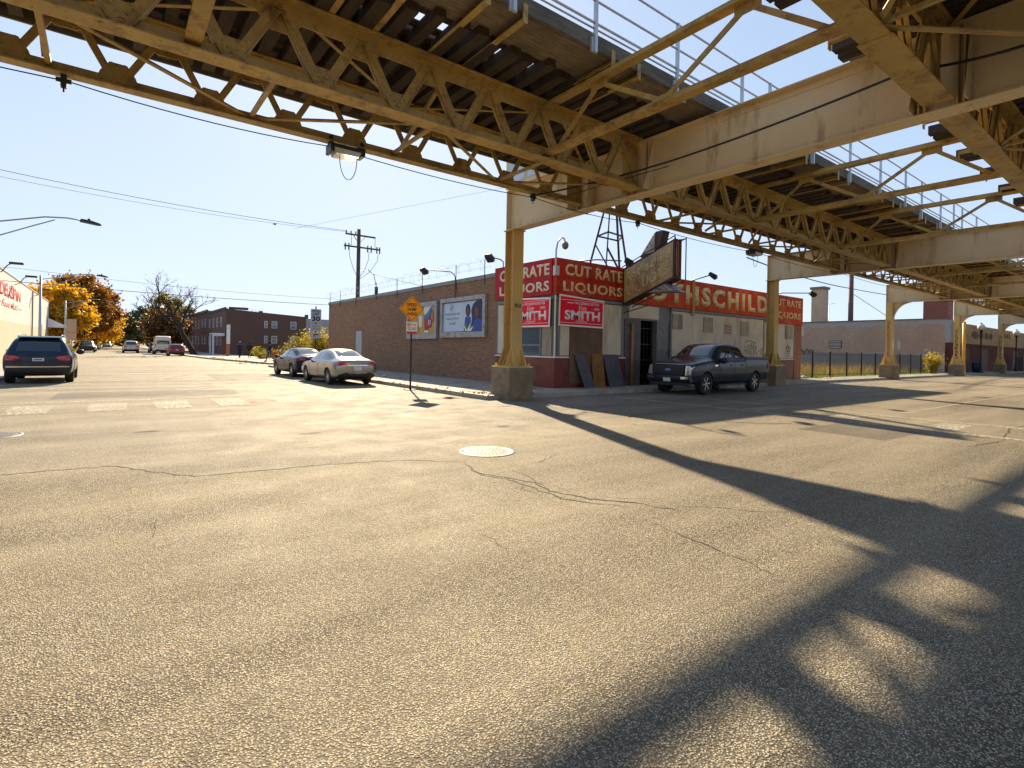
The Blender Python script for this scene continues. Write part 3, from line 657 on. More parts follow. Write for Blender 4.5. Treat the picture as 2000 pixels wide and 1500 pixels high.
# ------------------------------------------------ the liquor store
SX,SY=13.44,14.9; SX2,SY2=33.5,40.6
st=thing('liquor_store','single storey brick liquor store with red sign band and boarded front','building',(SX,SY,HS))
WZ=4.72; CZ=4.90
part('brick_wall',MB().box(SX+.012,SX+.3,18.70,SY2,0,WZ).box(SX+.3,SX2,SY2-.3,SY2,0,WZ),BRK,st,world=True)
part('parapet_coping',MB().box(SX-.03,SX+.35,18.72,SY2+.03,WZ,CZ).box(SX+.35,SX2,SY2-.35,SY2+.03,WZ,CZ),pm('coping_grey',(.24,.25,.27),.6,0,.1,3,dirt=((.12,.11,.1),.3,2)),st,world=True)
part('roof',MB().box(SX+.3,SX2-.3,SY+.3,SY2-.3,4.3,4.42),pm('roof_felt',(.06,.06,.06),.9,0,.2,2),st,world=True)
part('front_wall',MB().box(SX+.02,17.42,SY+.02,SY+.3,0,3.70).box(SX+.02,SX+.3,SY+.3,18.70,0,3.7).box(19.60,SX2-.02,SY+.02,SY+.3,0,3.70).box(17.42,19.6,SY+.02,SY+.3,2.95,3.7).box(SX2-.3,SX2-.02,SY+.3,SY2-.3,0,4.7),GREYP,st,world=True)
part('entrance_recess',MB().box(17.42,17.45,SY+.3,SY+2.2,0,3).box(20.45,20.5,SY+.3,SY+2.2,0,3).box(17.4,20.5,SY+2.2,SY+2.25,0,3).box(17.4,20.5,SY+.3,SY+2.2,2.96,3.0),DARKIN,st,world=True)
part('kick_wall',MB().box(SX-.02,17.42,SY-.02,SY+.02,HS,1.28).box(SX-.02,SX+.02,SY+.021,18.70,HS,1.28).box(20.50,32.62,SY-.02,SY+.018,HS,1.28),MAROON,st,world=True)
part('corner_tile_pier',MB().box(32.62,SX2+.01,SY-.04,SY+.02,HS,3.36).box(SX2-.01,SX2+.03,SY+.021,SY+3,HS,4.9),pm('orange_tile_pier',(.30,.075,.02),.5,0,.2,2,dirt=((.14,.03,.015),.3,1.5)),st,world=True)
part('sill_trim',MB().box(SX-.04,17.42,SY-.05,SY+.0,1.281,1.335).box(SX-.04,SX-.0,SY+.001,18.70,1.281,1.335).box(20.5,32.62,SY-.045,SY,1.281,1.32).box(SX-.035,SX+.01,SY-.035,SY+.01,1.336,3.66),pm('white_trim',(.75,.74,.70),.5,0,.08,4),st,world=True)
# red enamel band: front and side, in panels with thin joints
z0,z1=3.68,5.06
fb=MB(); xs=[SX-.06,15.25,16.5,17.95]
for a,b in zip(xs[:-1],xs[1:]):
    for c,d in ((z0,4.36),(4.37,z1)): fb.box(a+.004,b-.004,SY-.10,SY+.12,c,d)
fb.box(SX-.05,17.94,SY-.08,SY+.10,z0+.01,z1-.01)
part('sign_band',fb,REDP,st,world=True,label='red enamel band reading CUT RATE LIQUORS')
fb=MB(); xs=[17.98,20.2,22.6,25.0,27.4,29.3]
for a,b in zip(xs[:-1],xs[1:]): fb.box(a+.004,b-.004,SY-.08,SY+.12,3.64,5.0)
fb.box(29.304,SX2-.004,SY-.10,SY+.12,3.38,5.0)
part('sign_band',fb,REDO:=pm('orange_red_enamel',(.55,.045,.006),.5,0,.15,1.4,dirt=((.60,.17,.02),.3,1.2),bump=.05,spec=.2),st,world=True,label='long orange red band with large cream letters')
fb=MB(); ys=[SY+.121,16.2,17.45,18.72]
for a,b in zip(ys[:-1],ys[1:]): fb.box(SX-.10,SX+.1,a+.004,b-.004,z0+.0,z1)
part('sign_band',fb,REDS,st,world=True,label='red enamel band on the side wall')
Y_=SY-.1-.001; D=.014
text('sign_lettering','CUT RATE',LETTER,st,(13.82,Y_,4.43),SR,UP,3.28,.46,D,.03,1.05); text('sign_lettering','LIQUORS',LETTER,st,(13.72,Y_,3.76),SR,UP,3.38,.46,D,.03,1.1)
text('sign_lettering','ROTHSCHILD',LETTER,st,(17.75,SY-.081,3.83),SR,UP,11.5,.94,D,.05,1.3)
text('sign_lettering','CUT RATE',LETTER,st,(29.75,Y_,4.37),SR,UP,3.45,.42,D,.03,1.05); text('sign_lettering','LIQUORS',LETTER,st,(29.75,Y_,3.62),SR,UP,3.45,.44,D,.03,1.1)
text('sign_lettering','CUT RATE',LETTERW,st,(SX-.101,18.35,4.43),WR,UP,3.2,.46,D,.03,1.05); text('sign_lettering','LIQUORS',LETTERW,st,(SX-.101,18.35,3.76),WR,UP,3.2,.46,D,.03,1.1)
# boarding on the front (each board its own part)
def bd(x0,x1,z0_,z1_,m,d=.05,name='boarding',lab=None): return part(name,MB().box(x0,x1,SY-d,SY+.019,z0_,z1_),m,st,world=True,label=lab)
bd(13.66,14.14,1.38,3.45,CREAMP); bd(14.16,15.96,.30,3.50,BROWNB,.06,lab='tall brown boarding'); bd(16.0,17.12,1.42,3.48,CREAMP)
bd(17.62,19.62,3.02,3.58,CREAMP); bd(20.62,28.9,1.36,3.47,CREAMP,.04); bd(29.05,32.5,1.36,3.36,CREAMP,.04)
for a,b,c,d in ((20.62,21.38,2.66,3.36),(23.1,23.92,2.60,3.33),(26.5,27.32,2.55,3.30),(31.4,32.3,2.5,3.28)): bd(a,b,c,d,CREAMD,.075,'blocked_window')
tr=MB()
for x in (13.60,17.16,20.55,28.95,32.55): tr.box(x-.05,x+.05,SY-.065,SY+.018,1.336,3.6)
for a,b,z in ((13.45,17.3,3.52),(20.5,32.6,3.50)): tr.box(a,b,SY-.068,SY+.018,z,z+.11)
part('window_trim',tr,GREYP,st,world=True)
nt=part('notice',MB().box(24.95,25.68,SY-.052,SY-.041,2.55,3.14),pm('notice_paper',(.6,.52,.45),.7,0,.3,9,dirt=((.25,.12,.1),.6,14)),st,world=True)
textblock('notice_print',[('NO LOITERING',0,.36,.55,.09,.01,0),('NO PARKING',.03,.2,.48,.09,.01,0),('ANY TIME',.08,.05,.38,.09,.01,0)],pm('dull_red_print',(.35,.06,.05),.7,0,0),st,(25.04,SY-.053,2.56),SR,UP,.002)
# spray painted tag: thin strokes
def strokes(name,o,r,u,segs,w,mat,parent,d=.002):
    mb=MB()
    for i,pl in enumerate(segs):
        for j,(a,b) in enumerate(zip(pl[:-1],pl[1:])):
            dx,dy=b[0]-a[0],b[1]-a[1]; L=math.hypot(dx,dy) or 1; nx,ny=-dy/L*w/2,dx/L*w/2; q=d+.0006*((i*3+j)%5)
            M=FR(o,r,u); mb.add([M@Vector(v) for v in ((a[0]+nx,a[1]+ny,q),(a[0]-nx,a[1]-ny,q),(b[0]-nx,b[1]-ny,q),(b[0]+nx,b[1]+ny,q))],[(0,1,2,3)])
    return part(name,mb,mat,parent,world=True)
SPR=pm('spray_paint',(.07,.05,.045),.7,0,0)
strokes('graffiti',(26.9,SY-.041,1.45),SR,UP,[[(0,0),(.05,.6)],[(.3,0),(.32,.62)],[(.02,.3),(.33,.33)],[(.42,.1),(.5,.66),(.62,.1)],[(.7,.05),(.72,.7),(.86,.4),(1.0,.72),(1.0,.0)],[(1.1,.1),(1.15,.62),(1.35,.5),(1.12,.35),(1.4,.05)],[(1.5,.3),(1.7,.33)],[(1.75,.05),(1.8,.45),(1.95,.4),(1.85,.25),(2.0,.0)],[(.1,.75),(.5,.85),(1.2,.72)]],.035,SPR,st)
strokes('graffiti',(31.55,SY-.041,1.75),SR,UP,[[(0,.2),(.2,.4),(.3,.1),(.4,.38),(.5,.08),(.6,.3)],[(.1,.0),(.5,.05),(.3,-.25),(.45,-.3)],[(.05,.3),(.15,-.05)]],.05,SPR,st)
# entrance: frame, folding gate, orange pipe
part('door_frame',MB().box(17.40,18.42,SY-.02,SY+.28,HS,2.94).box(20.46,20.6,SY-.03,SY+.28,HS,2.94),pm('dark_grey_metal',(.11,.11,.12),.6,0,.15,4,dirt=((.05,.04,.04),.4,3)),st,world=True)
g_=MB()
for i in range(9): g_.box(18.5+i*.24,18.52+i*.24,SY+.25,SY+.28,HS,2.9)
for i in range(4): g_.box(18.45,20.44,SY+.221,SY+.25,.5+i*.7,.53+i*.7)
g_.box(19.42,19.5,SY+.2,SY+.249,HS,2.93)
part('security_gate',g_,BLACK,st,world=True)
part('orange_pipe',MB().tube([(17.78,SY-.10,HS),(17.78,SY-.10,2.78)],.06,10),pm('orange_pipe_paint',(.42,.16,.03),.5,0,.15,4),st,world=True,smooth=True)
part('downpipe',MB().box(22.05,22.25,SY-.13,SY-.082,3.35,5.02),pm('rusty_ochre',(.45,.24,.05),.6,0,.3,4),st,world=True)
# side show windows
sws=MB().box(SX-.03,SX+.019,15.06,15.62,1.36,2.5); part('boarding',sws,CREAMD,st,world=True)
part('window_glass',MB().box(SX-.02,SX+.018,15.75,17.4,1.40,2.5),WINGL,st,world=True)
part('window_trim',MB().box(SX-.045,SX+.018,15.66,15.74,1.36,2.6).box(SX-.045,SX+.018,15.75,17.5,1.72,1.80).box(SX-.045,SX+.018,17.45,17.55,1.36,3.6).box(SX-.045,SX+.018,15.0,18.6,3.5,3.6).box(SX-.03,SX+.018,17.56,18.1,1.4,3.49),GREYP,st,world=True)
part('boarding',MB().box(SX-.04,SX+.018,18.12,18.5,1.4,3.45),CREAMP,st,world=True)
part('wall_patch',MB().box(SX-.02,SX+.014,33.9,34.9,HS,2.62),pm('pale_blue_panel',(.38,.40,.42),.6,0,.1,2),st,world=True,label='pale grey blocked doorway')
# razor wire on brackets along the side parapet
cw=MB(); y=19.2
P=[]; 
for i in range(int(22*14)):
    a=2*pi*i/14; r_=.26+.05*math.sin(i*.13); P.append((SX-.12+r_*.8*math.cos(a),19.0+i/14*.98,5.38+r_*math.sin(a)))
cw.tube(P,.006,3); cw.tube([(SX-.1,19,5.2),(SX-.1,40.4,5.2)],.006,3); cw.tube([(SX-.15,19,5.5),(SX-.12,40.4,5.5)],.006,3)
part('razor_wire',cw,GALV,st,world=True)
for yb in (19.6,22.05,25.5,28.6,31.6,35.0,38.0,40.2):
    part('wire_bracket',MB().box(SX-.06,SX-.032,yb-.012,yb+.012,4.45,5.6),BLACK,st,world=True)
# posters on the side wall
def billboard(y0,y1,z0,z1,label):
    t=thing('billboard',label,'billboard',(SX-.02,(y0+y1)/2,z0),0,'billboards on the side wall')
    f=MB(); b=.20
    f.box(SX-.14,SX-.012,y0,y1,z0,z0+b*1.3).box(SX-.14,SX-.012,y0,y1,z1-b,z1).box(SX-.138,SX-.012,y0,y0+b,z0+b*1.3,z1-b).box(SX-.138,SX-.012,y1-b*.8,y1,z0+b*1.3,z1-b)
    part('frame',f,pm('aluminium_frame',(.36,.37,.38),.5,.3,.12,4,dirt=((.2,.12,.06),.35,3)),t,world=True)
    return t
# coordinates on a poster: u to the right (towards -y), v up
bA=billboard(23.75,27.1,2.05,3.98,'yellow food billboard with torn blue corner beside the road sign')
def pp(t,name,o,pts,mat,d): return part(name,polypanel(MB(),o,WR,UP,pts,0,d),mat,t,world=True)
oA=(SX-.03,27.0,2.28); YEL=pm('poster_yellow',(.55,.33,.04),.6,0,.06,2)
pp(bA,'poster_sheet',oA,[(0.1,0),(3.0,0.05),(3.05,1.25),(2.7,1.5),(.3,1.45),(0.08,1.2)],YEL,.01)
BL=pm('poster_blue',(.06,.17,.35),.6,0,.3,6); WH=pm('poster_white',(.72,.72,.74),.6,0,.08,4); RD=pm('poster_red',(.45,.02,.05),.6,0,.08,4); GRN=pm('poster_green',(.10,.17,.04),.6,0,.5,9); BRN=pm('poster_brown',(.30,.11,.04),.6,0,.3,8); PNK=pm('poster_peach',(.55,.25,.10),.6,0,.2,5)
pp(bA,'torn_paper',oA,[(.25,1.25),(.9,1.02),(1.55,1.22),(1.4,1.52),(.5,1.6)],WH,.03); pp(bA,'torn_paper',oA,[(.8,1.15),(1.2,1.12),(1.6,1.3),(1.35,1.5),(1.05,1.38)],BL,.045)
pp(bA,'torn_paper',oA,[(1.75,1.2),(2.0,.95),(2.5,1.1),(2.85,1.52),(1.8,1.5)],WH,.03); pp(bA,'torn_paper',oA,[(1.8,.95),(2.2,.75),(2.5,.95),(2.75,1.5),(2.45,1.35),(2.2,1.15)],BL,.045)
pp(bA,'picture_patch',oA,ell(.75,.72,.32,.30),PNK,.02); pp(bA,'picture_patch',oA,ell(.85,.22,.35,.17),BRN,.02); pp(bA,'picture_patch',oA,[(.5,.3),(.6,.6),(.8,.5),(.95,.66),(1.15,.45),(1.2,.3),(.85,.24)],GRN,.025)
pp(bA,'picture_patch',oA,[(1.25,.4),(1.5,.4),(1.58,1.0),(1.17,1.0)],WH,.02); pp(bA,'picture_patch',oA,[(1.85,.12),(2.3,.12),(2.38,.9),(1.8,.9)],RD,.02); pp(bA,'picture_patch',oA,[(1.84,.1),(2.31,.1),(2.3,.22),(1.85,.22)],WH,.03)
pp(bA,'picture_patch',oA,ell(2.42,.62,.26,.28),RD,.035); pp(bA,'picture_patch',oA,ell(2.85,.95,.14,.3),RD,.03)
textblock('poster_lettering',[('$1',2.27,.45,.28,.32,.02,0),],WH,bA,(SX-.067,27.0,2.28),WR,UP,.003)
bB=billboard(19.4,23.35,2.1,4.02,'pale blue charity billboard picturing two people dressed in blue')
oB=(SX-.03,23.2,2.38); SKY=pm('poster_pale_blue',(.52,.62,.74),.6,0,.05,2); NAV=pm('poster_navy',(.02,.03,.10),.6,0,.2,5); CLB=pm('poster_cloth_blue',(.03,.08,.36),.6,0,.3,7); SKIN=pm('poster_skin',(.14,.06,.035),.6,0,.3,6)
pp(bB,'poster_sheet',oB,[(0,0),(3.62,0.02),(3.62,1.42),(.05,1.4)],SKY,.012)
pp(bB,'picture_patch',oB,[(2.62,.0),(2.62,.7),(2.55,.95),(2.7,1.25),(3.0,1.4),(3.4,1.42),(3.55,1.2),(3.6,.6),(3.6,.0)],NAV,.018)
pp(bB,'picture_patch',oB,[(2.65,0),(2.8,.45),(3.05,.6),(3.35,.55),(3.58,.3),(3.58,.0)],CLB,.024); pp(bB,'picture_patch',oB,ell(3.05,.85,.18,.25),SKIN,.028)
pp(bB,'picture_patch',oB,ell(2.28,.98,.21,.3),NAV,.018); pp(bB,'picture_patch',oB,ell(2.28,.92,.14,.2),SKIN,.026); pp(bB,'picture_patch',oB,[(2.0,.3),(2.05,.66),(2.28,.72),(2.52,.66),(2.6,.2),(2.3,.1)],CLB,.022)
pp(bB,'picture_patch',oB,[(1.95,.0),(2.1,.42),(2.3,.2),(2.5,.5),(2.75,.1),(2.6,0)],GRN,.03); pp(bB,'picture_patch',oB,[(2.0,.3),(2.25,.05),(2.6,.45),(2.45,.1),(2.8,.25),(2.6,.02),(2.1,.02)],WH,.034)
textblock('poster_lettering',[('Bringing hope and',.2,.78,1.35,.15,.0,0),('healing to those',.28,.56,1.2,.15,0,0),('in need',.62,.34,.55,.14,0,0)],pm('poster_ink',(.08,.11,.2),.6,0,0),bB,(SX-.044,23.2,2.38),WR,UP,.002)
strokes('poster_emblem',(SX-.045,23.2,2.38),WR,UP,[[(.85+.17*math.cos(a),1.16+.14*math.sin(a)) for a in [i*.35+.6 for i in range(12)]],[(.78,1.1),(.84,1.24),(.9,1.08),(.96,1.22)],[(.74,1.2),(.8,1.05),(.93,1.0)]],.022,pm('poster_ink',(.08,.11,.2)),bB)
# campaign banners
def banner(o,r,W,H,label,tilt=0):
    n_=Vector(r).cross(Vector(UP)); t=thing('campaign_banner',label,'banner',tuple(Vector(o)),0,'red campaign banners on the store corner')
    f=MB(); q=[(0,H),(W,H-.1),(W-.03,-.02),(-.02,0)]
    part('banner_sheet',polypanel(MB(),o,r,UP,q,0,.012),BANW,t,world=True)
    part('banner_field',polypanel(MB(),o,r,UP,[(.06,H-.07),(W-.07,H-.165),(W-.1,.05),(.04,.065)],.012,.016),BANR,t,world=True)
    o2=tuple(Vector(o)+n_*.0165)
    part('banner_rule',quadpanel(quadpanel(MB(),o2,r,UP,.08,W-.13,H-.20,H-.185,0,.002),o2,r,UP,.08,W-.13,.13,.145,0,.002),BANW,t,world=True)
    textblock('banner_lettering',[('SMITH',.28,.25,W-.52,.37,.035,0),('WE DESERVE BETTER',.82,H-.345,W-1.12,.10,.015,0),('ANDRE',W-.60,.68,.32,.10,.01,0),('Vote',W*.42,.645,.42,.185,.0,.4),('ALDERMAN',.85,.17,.62,.06,.005,0)],BANW,t,o2,r,UP,.003)
    part('banner_rule',quadpanel(MB(),o2,r,UP,.42,.76,H-.315,H-.285,0,.002),BANW,t,world=True)
    return t
banner((13.52,SY-.12,2.5),SR,2.45,1.2,'red campaign banner on the front wall, right of the store corner')
banner((SX-.13,17.4,2.47),WR,2.38,1.2,'red campaign banner on the side wall, partly behind the near column')
# boards leaning on the front
def leaner(x0,x1,zt,mat,label,lean=.35,sk=0):
    m=MB(); y=SY-.07; m.add([(x0-.0,y-lean,HS),(x1,y-lean,HS),(x1,y-lean+.03,HS),(x0,y-lean+.03,HS),(x0-sk,y-.03,zt),(x1-sk,y-.03,zt),(x1-sk,y,zt),(x0-sk,y,zt)],[(0,3,2,1),(4,5,6,7),(0,1,5,4),(1,2,6,5),(2,3,7,6),(3,0,4,7)])
    return solo('leaning_board',m,mat,label,'board','boards leaning on the store front',base=((x0+x1)/2,y-lean,HS))
leaner(14.72,15.3,1.42,pm('slate_board',(.085,.08,.095),.7,0,.2,3),'dark grey board leaning left of the ochre board under the banner',.32,.35)
leaner(15.32,15.98,1.45,OCHREB,'ochre plywood board with dark patches leaning on the boarded store front',.22)
leaner(16.1,17.0,1.44,pm('slate_board2',(.08,.078,.095),.7,0,.2,3),'dark grey board leaning right of the ochre board',.34,.1)
# hanging arrow sign: sheared box rising outwards
hs=thing('arrow_sign','old rusted projecting sign box with a dotted arrow through it above the store entrance','sign',(17.4,SY,3.5))
def sheared(x0,x1,ya,yb,za,zb,rise):
    vs=[(x0,ya,za),(x1,ya,za),(x1,yb,za+rise),(x0,yb,za+rise),(x0,ya,zb),(x1,ya,zb),(x1,yb,zb+rise),(x0,yb,zb+rise)]
    return MB().add(vs,[(0,3,2,1),(4,5,6,7),(0,1,5,4),(1,2,6,5),(2,3,7,6),(3,0,4,7)])
SGF=pm('faded_sign_face',(.42,.30,.13),.4,0,.2,1.4,dirt=((.16,.07,.03),.35,1.6),streak=True); SGE=pm('dark_rusted_edge',(.07,.028,.022),.5,.2,.4,3)
y0,y1_=SY-.11,12.30; HGT=1.52; RS=.88
part('sign_case',sheared(17.13,17.58,y0,y1_,3.52,3.52+HGT,RS),SGE,hs,world=True)
part('sign_face',sheared(17.112,17.129,y0-.06,y1_+.06,3.60,3.52+HGT-.08,RS-.02),SGF,hs,world=True)
part('sign_face',sheared(17.581,17.598,y0-.06,y1_+.06,3.60,3.52+HGT-.08,RS-.02),SGF,hs,world=True)
def sheartext(s,u0,v0,W,H,m):
    me=text_mesh(s,W,H,.006,.03,1.08); sl=RS/(y0-y1_)
    for v in me.vertices: v.co.y+=sl*(v.co.x+u0)
    me.transform(Matrix.Translation((u0,v0,0))); q=Vector((17.111,y0,3.52))-wloc(hs); me.transform(FR(q,WR,UP)); part('sign_lettering',me,m,hs)
LTF=pm('ghost_lettering',(.52,.40,.18),.5,0,.15,6)
sheartext('Rothschild',.14,.86,2.2,.42,LTF); sheartext('LIQUORS',.2,.18,2.05,.5,LTF)
nb=MB()
for xx in (17.0,17.72):
    nb.beam((xx,y0,3.52+HGT+.03),(xx,y1_-.12,3.52+HGT+RS+.08),.03,.03); nb.beam((xx,y0,3.48),(xx,y1_-.05,3.46+RS),.03,.03); nb.beam((xx,y1_-.10,3.5+RS),(xx,y1_-.10,3.6+HGT+RS),.03,.03)
    nb.beam((xx,y1_-.1,3.57+HGT+RS),(17.36,y1_+.1,3.5+HGT+RS),.03,.03)
nb.beam((17.2,y0,3.2),(17.2,y0-1.2,3.42),.03,.03); nb.beam((17.2,y0-1.2,3.42),(17.2,y0-1.2,3.86),.02,.02)
part('sign_frame',nb,BLACK,hs,world=True)
part('neon_tube',MB().tube([(17.22,y1_-.03,4.55),(17.22,y1_-.03,5.75),(17.27,y1_-.05,5.83),(17.32,y1_-.03,5.75),(17.32,y1_-.03,4.6),(17.27,y1_-.03,4.5)],.016,6),pm('faded_neon',(.6,.30,.28),.3,0,.2,10),hs,world=True,smooth=True)
DOT=pm('perforated_cream',(.42,.38,.32),.6,0,.1,6)
def yz(name,pts,x0,x1,mat): return part(name,MB().prism(pts,'x',x0,x1),mat,hs,world=True)
# coordinates (y,z); upper shaft and lower head of the arrow
yz('arrow_shaft',[(13.95,5.40),(13.2,6.33),(12.85,6.33),(13.0,5.72)],17.15,17.56,SGE); yz('arrow_panel',[(13.9,5.44),(13.22,6.28),(13.22,5.55)],17.10,17.149,DOT)
yz('arrow_head',[(13.62,3.93),(12.75,4.28),(12.02,3.86)],17.15,17.56,pm('grey_blue_edge',(.16,.17,.21),.5,0,.2,4)); yz('arrow_panel',[(13.55,3.96),(12.78,4.22),(12.3,3.93)],17.10,17.149,DOT)
dt=MB(); rr=random.Random(4)
for q in range(60):
    y,z=rr.uniform(12.4,13.5),rr.uniform(3.97,4.2)
    if z<3.95+(.26*(13.5-y)/.75 if y>12.78 else .26*(y-12.3)/.5)-.03: dt.cyl((17.085,y,z),.016,.016,'x',6)
for q in range(70):
    y=rr.uniform(13.24,13.85); z=rr.uniform(5.5,6.2)
    if z<5.45+(13.88-y)/.66*.82-.05 and z>5.46+(13.85-y)*.2: dt.cyl((17.085,y,z),.018,.016,'x',6)
part('bulb_socket_dots',dt,BLACK,hs,world=True)
# roof mast
mt=thing('roof_mast','black steel lattice mast frame standing on the store roof','mast',(20.2,18,4.42))
m=MB(); ap=(20.4,18.4,9.6)
LG=[(18.6,17.2),(19.2,19.3),(21.0,17.6),(22.3,19.4)]
for i,(x,y) in enumerate(LG): m.beam((x,y,4.42),(ap[0]+(x-ap[0])*.18,ap[1]+(y-ap[1])*.12,ap[2]),.10 if i!=0 else .06,.10 if i!=0 else .06)
def lp(i,t): x,y=LG[i]; return (x+(ap[0]+(x-ap[0])*.18-x)*t,y+(ap[1]+(y-ap[1])*.12-y)*t,4.42+(ap[2]-4.42)*t)
for a,b in ((0,1),(1,3),(3,2),(2,0)): m.beam(lp(a,.58),lp(b,.58),.07,.07); m.beam(lp(a,.96),lp(b,.96),.07,.07)
m.beam(lp(0,.42),lp(2,.02),.07,.07); m.beam(lp(1,.5),lp(3,.1),.05,.05)
part('mast_frame',m,BLACK,mt,world=True)
# gooseneck floodlights
def flood(path,head,yaw,label,pitch=.6):
    t=thing('floodlight',label,'floodlight',path[0],0,'gooseneck floodlights on the store')
    part('arm',MB().tube(path,.026,6),pm('arm_grey',(.16,.16,.17),.5,.3,.1,5),t,world=True,smooth=True)
    h=MB().prism([(-.17,-.08),(.13,-.12),(.19,.0),(.13,.12),(-.17,.10),(-.22,.02)],'y',-.14,.14); h.box(-.05,.05,-.155,.155,-.04,.04)
    ob=part('lamp_head',h,BLACK,t,bev=.01); ob.location=Vector(head)-Vector(path[0]); ob.rotation_euler=(0,pitch,yaw); return t
def goose(x,y,z0,z1,dx,dy,L):
    return [(x,y,z0),(x,y,z1-.25),(x+dx*.08,y+dy*.08,z1-.1),(x+dx*.25,y+dy*.25,z1),(x+dx*L,y+dy*L,z1+.06)]
p=goose(SX-.05,22.1,4.05,5.25,-1,0,1.35); p[-1]=(12.25,22.7,5.33); flood(p,(12.1,22.85,5.25),0,'floodlight on a curved arm above the pale blue billboard')
flood([(SX-.05,18.2,5.0),(SX-.05,18.2,5.3),(13.0,17.9,5.32),(12.5,17.75,5.32)],(12.3,17.65,5.25),.3,'floodlight beside the left edge of the near column above the red band')
flood([(14.6,SY-.05,5.06),(15.0,SY-.6,5.1),(15.8,13.75,5.08)],(16.0,13.55,5.02),-.8,'floodlight hanging just left of the arrow sign')
flood([(22.0,SY-.05,5.0),(22.1,SY-.3,5.06),(21.75,13.7,5.12)],(21.7,13.5,5.06),-1.2,'floodlight on a straight arm right of the arrow sign')
flood([(30.2,SY-.05,5.0),(30.3,14.5,5.06),(31.3,13.5,5.06)],(31.5,13.4,5.0),-.8,'floodlight over the right end of the store band')
cc=thing('security_camera','dome security camera on a white gooseneck at the store corner','security camera',(SX-.12,SY-.12,4.4))
part('pole',MB().tube([(SX-.16,SY-.16,4.35),(SX-.17,SY-.17,5.3),(SX-.12,SY-.2,5.62),(SX+.0,SY-.26,5.78),(SX+.1,SY-.3,5.76),(SX+.13,SY-.32,5.66)],.035,8),pm('pale_pole',(.55,.56,.58),.4,.3,.05,4),cc,world=True,smooth=True)
part('dome',MB().sphere((SX+.14,SY-.33,5.50),.13,14,8,(1,1,1.2)),pm('dome_smoke',(.16,.15,.15),.2,0,.1,4),cc,world=True,smooth=True)
part('junction_box',MB().box(SX-.25,SX-.05,SY-.25,SY-.101,4.36,4.72),GALV,cc,world=True,bev=.01)
# ------------------------------------------------ vehicles
SLOT=('body','side_window','windshield','rear_window','wheel_well','lower_trim')
def loft_body(ST,paint,wheels,wr,hw,glass=(),fs=None,rs=None,trimz=None,sub=2,roofglass=False,crease=.0):
    """ST: stations (x, zb, halfwidth, z_belt, z_top, halfwidth_top). glass: x spans with side glass; fs/rs: x spans of windshield / rear window"""
    me=bpy.data.meshes.new('b'); vs=[];fc=[];mi=[]; n=9
    for (x,zb,w,zl,zt,wt) in ST:
        half=[(0,zb),(.75*w,zb),(w-.03,zb+.07),(w,zb+(zl-zb)*.55),(w-.015,zl-.06),(w-.06,zl),(wt+.03,zt-.08 if zt-zl>.2 else zl+(zt-zl)*.45),(max(.1,wt-.08),zt-.012),(0,zt)]
        ring=half+[(-y,z) for y,z in half[-2:0:-1]]
        vs+=[(x,y,z) for y,z in ring]; nr=len(ring)
    def ins(x0,x1,spans): 
        c=(x0+x1)/2; return any(a-.001<=c<=b+.001 for a,b in spans)
    for i in range(len(ST)-1):
        xa,xb=ST[i][0],ST[i+1][0]
        for j in range(nr):
            k=(j+1)%nr; fc.append((i*nr+j,i*nr+k,(i+1)*nr+k,(i+1)*nr+j)); jj=j if j<8 else nr-1-j; q=0
            if jj==5 and ins(xa,xb,glass): q=1
            if jj==7 and fs and ins(xa,xb,[fs]): q=2
            if jj==7 and rs and ins(xa,xb,[rs]): q=3
            if jj in (0,1) : q=5
            mi.append(q)
    fc.append(tuple(range(nr-1,-1,-1))); mi.append(0); fc.append(tuple((len(ST)-1)*nr+j for j in range(nr))); mi.append(0)
    me.from_pydata(vs,[],fc); me.polygons.foreach_set('material_index',mi)
    mats=[paint,CGLASS,CGLASS,CGLASS,BTRIM,BTRIM]
    # distinct placeholders keep the slots apart
    for k in range(6): me.materials.append(mats[k])
    b=bmesh.new(); b.from_mesh(me); bmesh.ops.recalc_face_normals(b,faces=b.faces); b.to_mesh(me); b.free()
    ob=bpy.data.objects.new('b',me); COL.objects.link(ob)
    m=ob.modifiers.new('s','SUBSURF'); m.levels=sub; m.render_levels=sub
    cut=MB()
    for wx in wheels:
        for s in (-1,1):
            cut.cyl((wx,s*(hw-.28) if s>0 else -(hw+.12),wr),wr+.055,.40,'y',28)
    cme=cut.mesh('c'); 
    for k in range(6): cme.materials.append(mats[k])
    cme.polygons.foreach_set('material_index',[4]*len(cme.polygons)); co=bpy.data.objects.new('c',cme); COL.objects.link(co)
    bm_=ob.modifiers.new('bo','BOOLEAN'); bm_.operation='DIFFERENCE'; bm_.object=co; bm_.solver='EXACT'
    dg=bpy.context.evaluated_depsgraph_get(); out=bpy.data.meshes.new_from_object(ob.evaluated_get(dg))
    bpy.data.objects.remove(ob); bpy.data.objects.remove(co)
    return out
def split_mat(me,idxs,name,mat):
    b=bmesh.new(); b.from_mesh(me); bmesh.ops.delete(b,geom=[f for f in b.faces if f.material_index not in idxs],context='FACES')
    if not b.faces: b.free(); return None
    for f in b.faces: f.material_index=0; f.smooth=True
    o=bpy.data.meshes.new(name); b.to_mesh(o); b.free(); o.materials.append(mat); return o
def split_quadrants(me,name,mat,ways):
    """one mesh per side (ways=2) or per corner (ways=4) of the vehicle"""
    out=[]
    for sx in ((0,) if ways==2 else (1,-1)):
        for sy in (1,-1):
            b=bmesh.new(); b.from_mesh(me)
            bmesh.ops.delete(b,geom=[f for f in b.faces if (lambda c:c.y*sy<0 or c.x*sx<0)(f.calc_center_median())],context='FACES')
            if b.faces:
                o=bpy.data.meshes.new(name); b.to_mesh(o); o.materials.append(mat); out.append(o)
            b.free()
    return out
